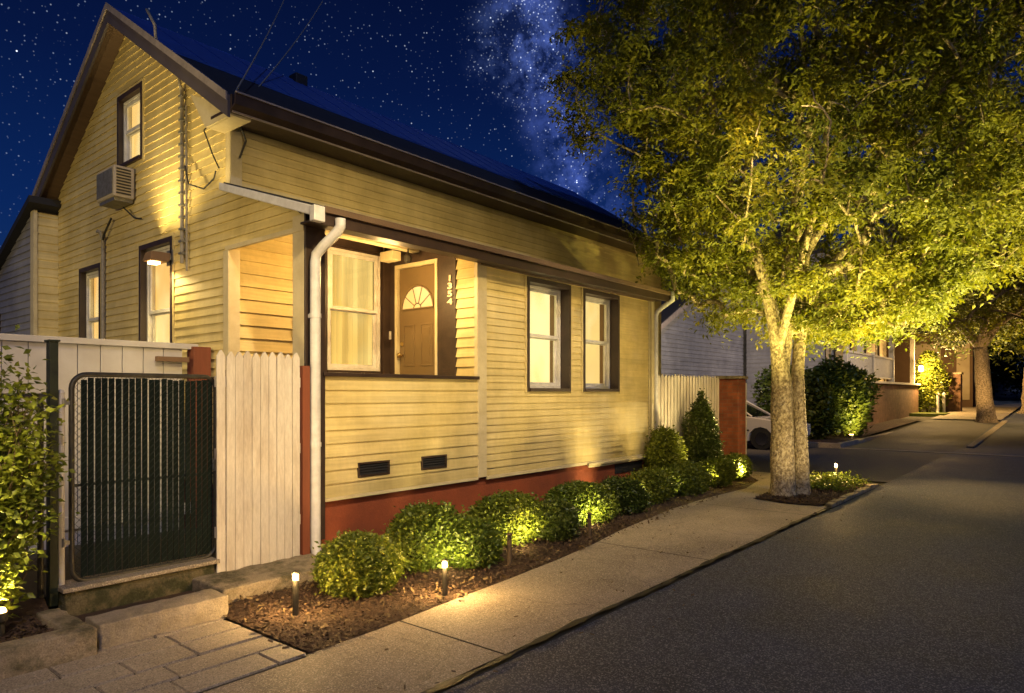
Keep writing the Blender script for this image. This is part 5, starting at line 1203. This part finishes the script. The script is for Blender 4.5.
# ------------------------------------------------------------------ night sky
w = bpy.data.worlds.new('World'); SC.world = w; w.use_nodes = True; t = w.node_tree; t.nodes.clear()
out = N(t, 'ShaderNodeOutputWorld'); bg = N(t, 'ShaderNodeBackground'); L(t, bg.outputs[0], out.inputs[0])
tc = N(t, 'ShaderNodeTexCoord'); D = tc.outputs['Generated']
nrm = N(t, 'ShaderNodeVectorMath', operation='NORMALIZE'); L(t, D, nrm.inputs[0]); D = nrm.outputs[0]
sx = N(t, 'ShaderNodeSeparateXYZ'); L(t, D, sx.inputs[0])
gr = ramp(t, sx.outputs[2], [(0.0, (.010, .040, .14)), (.22, (.003, .019, .105)), (.40, (.0018, .008, .052)), (.60, (.001, .003, .020))])
def px(u, v):
    c_, s_ = math.cos(R(39.6)), math.sin(R(39.6)); k = (u-512)/683; return Vector((c_+k*s_, s_-k*c_, (393-v)/683)).normalized()
d1, d2 = px(515, -60), px(592, 220); nv_ = d1.cross(d2).normalized()
nz1 = N(t, 'ShaderNodeTexNoise', i_Scale=7, i_Detail=9, i_Roughness=.65); L(t, D, nz1.inputs[0])
dt = N(t, 'ShaderNodeVectorMath', operation='DOT_PRODUCT'); L(t, D, dt.inputs[0]); dt.inputs[1].default_value = nv_
nzo = N(t, 'ShaderNodeMath', operation='MULTIPLY_ADD', i_1=.12, i_2=-.06); L(t, nz1.outputs[0], nzo.inputs[0])
dd2 = N(t, 'ShaderNodeMath', operation='ADD'); L(t, dt.outputs['Value'], dd2.inputs[0]); L(t, nzo.outputs[0], dd2.inputs[1])
ab = N(t, 'ShaderNodeMath', operation='ABSOLUTE'); L(t, dd2.outputs[0], ab.inputs[0])
bnd = N(t, 'ShaderNodeMapRange', i_1=.075, i_2=.0, i_3=0, i_4=1); bnd.interpolation_type = 'SMOOTHSTEP'; L(t, ab.outputs[0], bnd.inputs[0])
nz2 = N(t, 'ShaderNodeTexNoise', i_Scale=22, i_Detail=8, i_Roughness=.7); L(t, D, nz2.inputs[0])
r2 = N(t, 'ShaderNodeMapRange', i_1=.42, i_2=.72, i_3=.08, i_4=1.9); L(t, nz2.outputs[0], r2.inputs[0])
mw = N(t, 'ShaderNodeMath', operation='MULTIPLY'); L(t, bnd.outputs[0], mw.inputs[0]); L(t, r2.outputs[0], mw.inputs[1])
mwc = N(t, 'ShaderNodeVectorMath', operation='SCALE'); mwc.inputs[0].default_value = (.040, .066, .24); L(t, mw.outputs[0], mwc.inputs['Scale'])
acc = N(t, 'ShaderNodeVectorMath', operation='ADD'); L(t, gr.outputs[0], acc.inputs[0]); L(t, mwc.outputs[0], acc.inputs[1]); col = acc.outputs[0]
def stars(scale, rad, lo, gain, dens_link=None, tint=(.75, .85, 1.0)):
    global col
    v = N(t, 'ShaderNodeTexVoronoi', i_Scale=scale); L(t, D, v.inputs['Vector']); v.inputs['Randomness'].default_value = 1.0
    m_ = N(t, 'ShaderNodeMapRange', i_1=rad, i_2=rad*.35, i_3=0, i_4=1); L(t, v.outputs['Distance'], m_.inputs[0])
    s_ = N(t, 'ShaderNodeSeparateColor'); L(t, v.outputs['Color'], s_.inputs[0])
    b_ = N(t, 'ShaderNodeMapRange', i_1=lo, i_2=1, i_3=0, i_4=1); L(t, s_.outputs[0], b_.inputs[0])
    p_ = N(t, 'ShaderNodeMath', operation='POWER', i_1=2.0); L(t, b_.outputs[0], p_.inputs[0])
    q_ = N(t, 'ShaderNodeMath', operation='MULTIPLY'); L(t, m_.outputs[0], q_.inputs[0]); L(t, p_.outputs[0], q_.inputs[1])
    g_ = N(t, 'ShaderNodeMath', operation='MULTIPLY', i_1=gain); L(t, q_.outputs[0], g_.inputs[0]); o_ = g_.outputs[0]
    if dens_link is not None:
        e_ = N(t, 'ShaderNodeMath', operation='MULTIPLY'); L(t, o_, e_.inputs[0]); L(t, dens_link, e_.inputs[1]); o_ = e_.outputs[0]
    c_ = N(t, 'ShaderNodeVectorMath', operation='SCALE'); c_.inputs[0].default_value = tint; L(t, o_, c_.inputs['Scale'])
    a_ = N(t, 'ShaderNodeVectorMath', operation='ADD'); L(t, col, a_.inputs[0]); L(t, c_.outputs[0], a_.inputs[1]); col = a_.outputs[0]
nzs = N(t, 'ShaderNodeTexNoise', i_Scale=5, i_Detail=4); L(t, D, nzs.inputs[0])
dn = N(t, 'ShaderNodeMapRange', i_1=.35, i_2=.65, i_3=.15, i_4=1.3); L(t, nzs.outputs[0], dn.inputs[0])
stars(125, .13, .25, .6, dn.outputs[0])
stars(70, .07, .5, 1.8, dn.outputs[0])
stars(30, .030, .6, 3.5)
stars(190, .2, .25, .35, tint=(.6, .75, 1))
stars(230, .26, .3, 2.4, mw.outputs[0])
stars(150, .12, .5, 2.6, mw.outputs[0])
cd0 = px(518, 48); dtc = N(t, 'ShaderNodeVectorMath', operation='DOT_PRODUCT'); L(t, D, dtc.inputs[0]); dtc.inputs[1].default_value = cd0
cg = N(t, 'ShaderNodeMapRange', i_1=.9965, i_2=1.0, i_3=0, i_4=1); cg.interpolation_type = 'SMOOTHSTEP'; L(t, dtc.outputs['Value'], cg.inputs[0])
cm = N(t, 'ShaderNodeMath', operation='MULTIPLY'); L(t, cg.outputs[0], cm.inputs[0]); L(t, r2.outputs[0], cm.inputs[1])
cc_ = N(t, 'ShaderNodeVectorMath', operation='SCALE'); cc_.inputs[0].default_value = (.022, .036, .10); L(t, cm.outputs[0], cc_.inputs['Scale'])
ca = N(t, 'ShaderNodeVectorMath', operation='ADD'); L(t, col, ca.inputs[0]); L(t, cc_.outputs[0], ca.inputs[1]); col = ca.outputs[0]
stars(260, .30, .2, 2.2, cm.outputs[0])
L(t, col, bg.inputs[0]); bg.inputs[1].default_value = 1.0

# ------------------------------------------------------------------ camera
cam = bpy.data.cameras.new('camera'); co = bpy.data.objects.new('camera', cam); COL.objects.link(co)
cam.sensor_width = 36; cam.lens = 683/1024*36; cam.shift_y = (393-346.5)/1024; cam.clip_end = 2000; cam.clip_start = .05
co.location = (0, 0, 1.6)
co.rotation_euler = Vector((math.cos(R(39.6)), math.sin(R(39.6)), 0)).to_track_quat('-Z', 'Y').to_euler()
SC.camera = co
SC.view_settings.view_transform = 'Standard'; SC.view_settings.look = 'None'; SC.view_settings.exposure = 0
SC.cycles.max_bounces = 6; SC.cycles.sample_clamp_indirect = 4; SC.cycles.transparent_max_bounces = 8
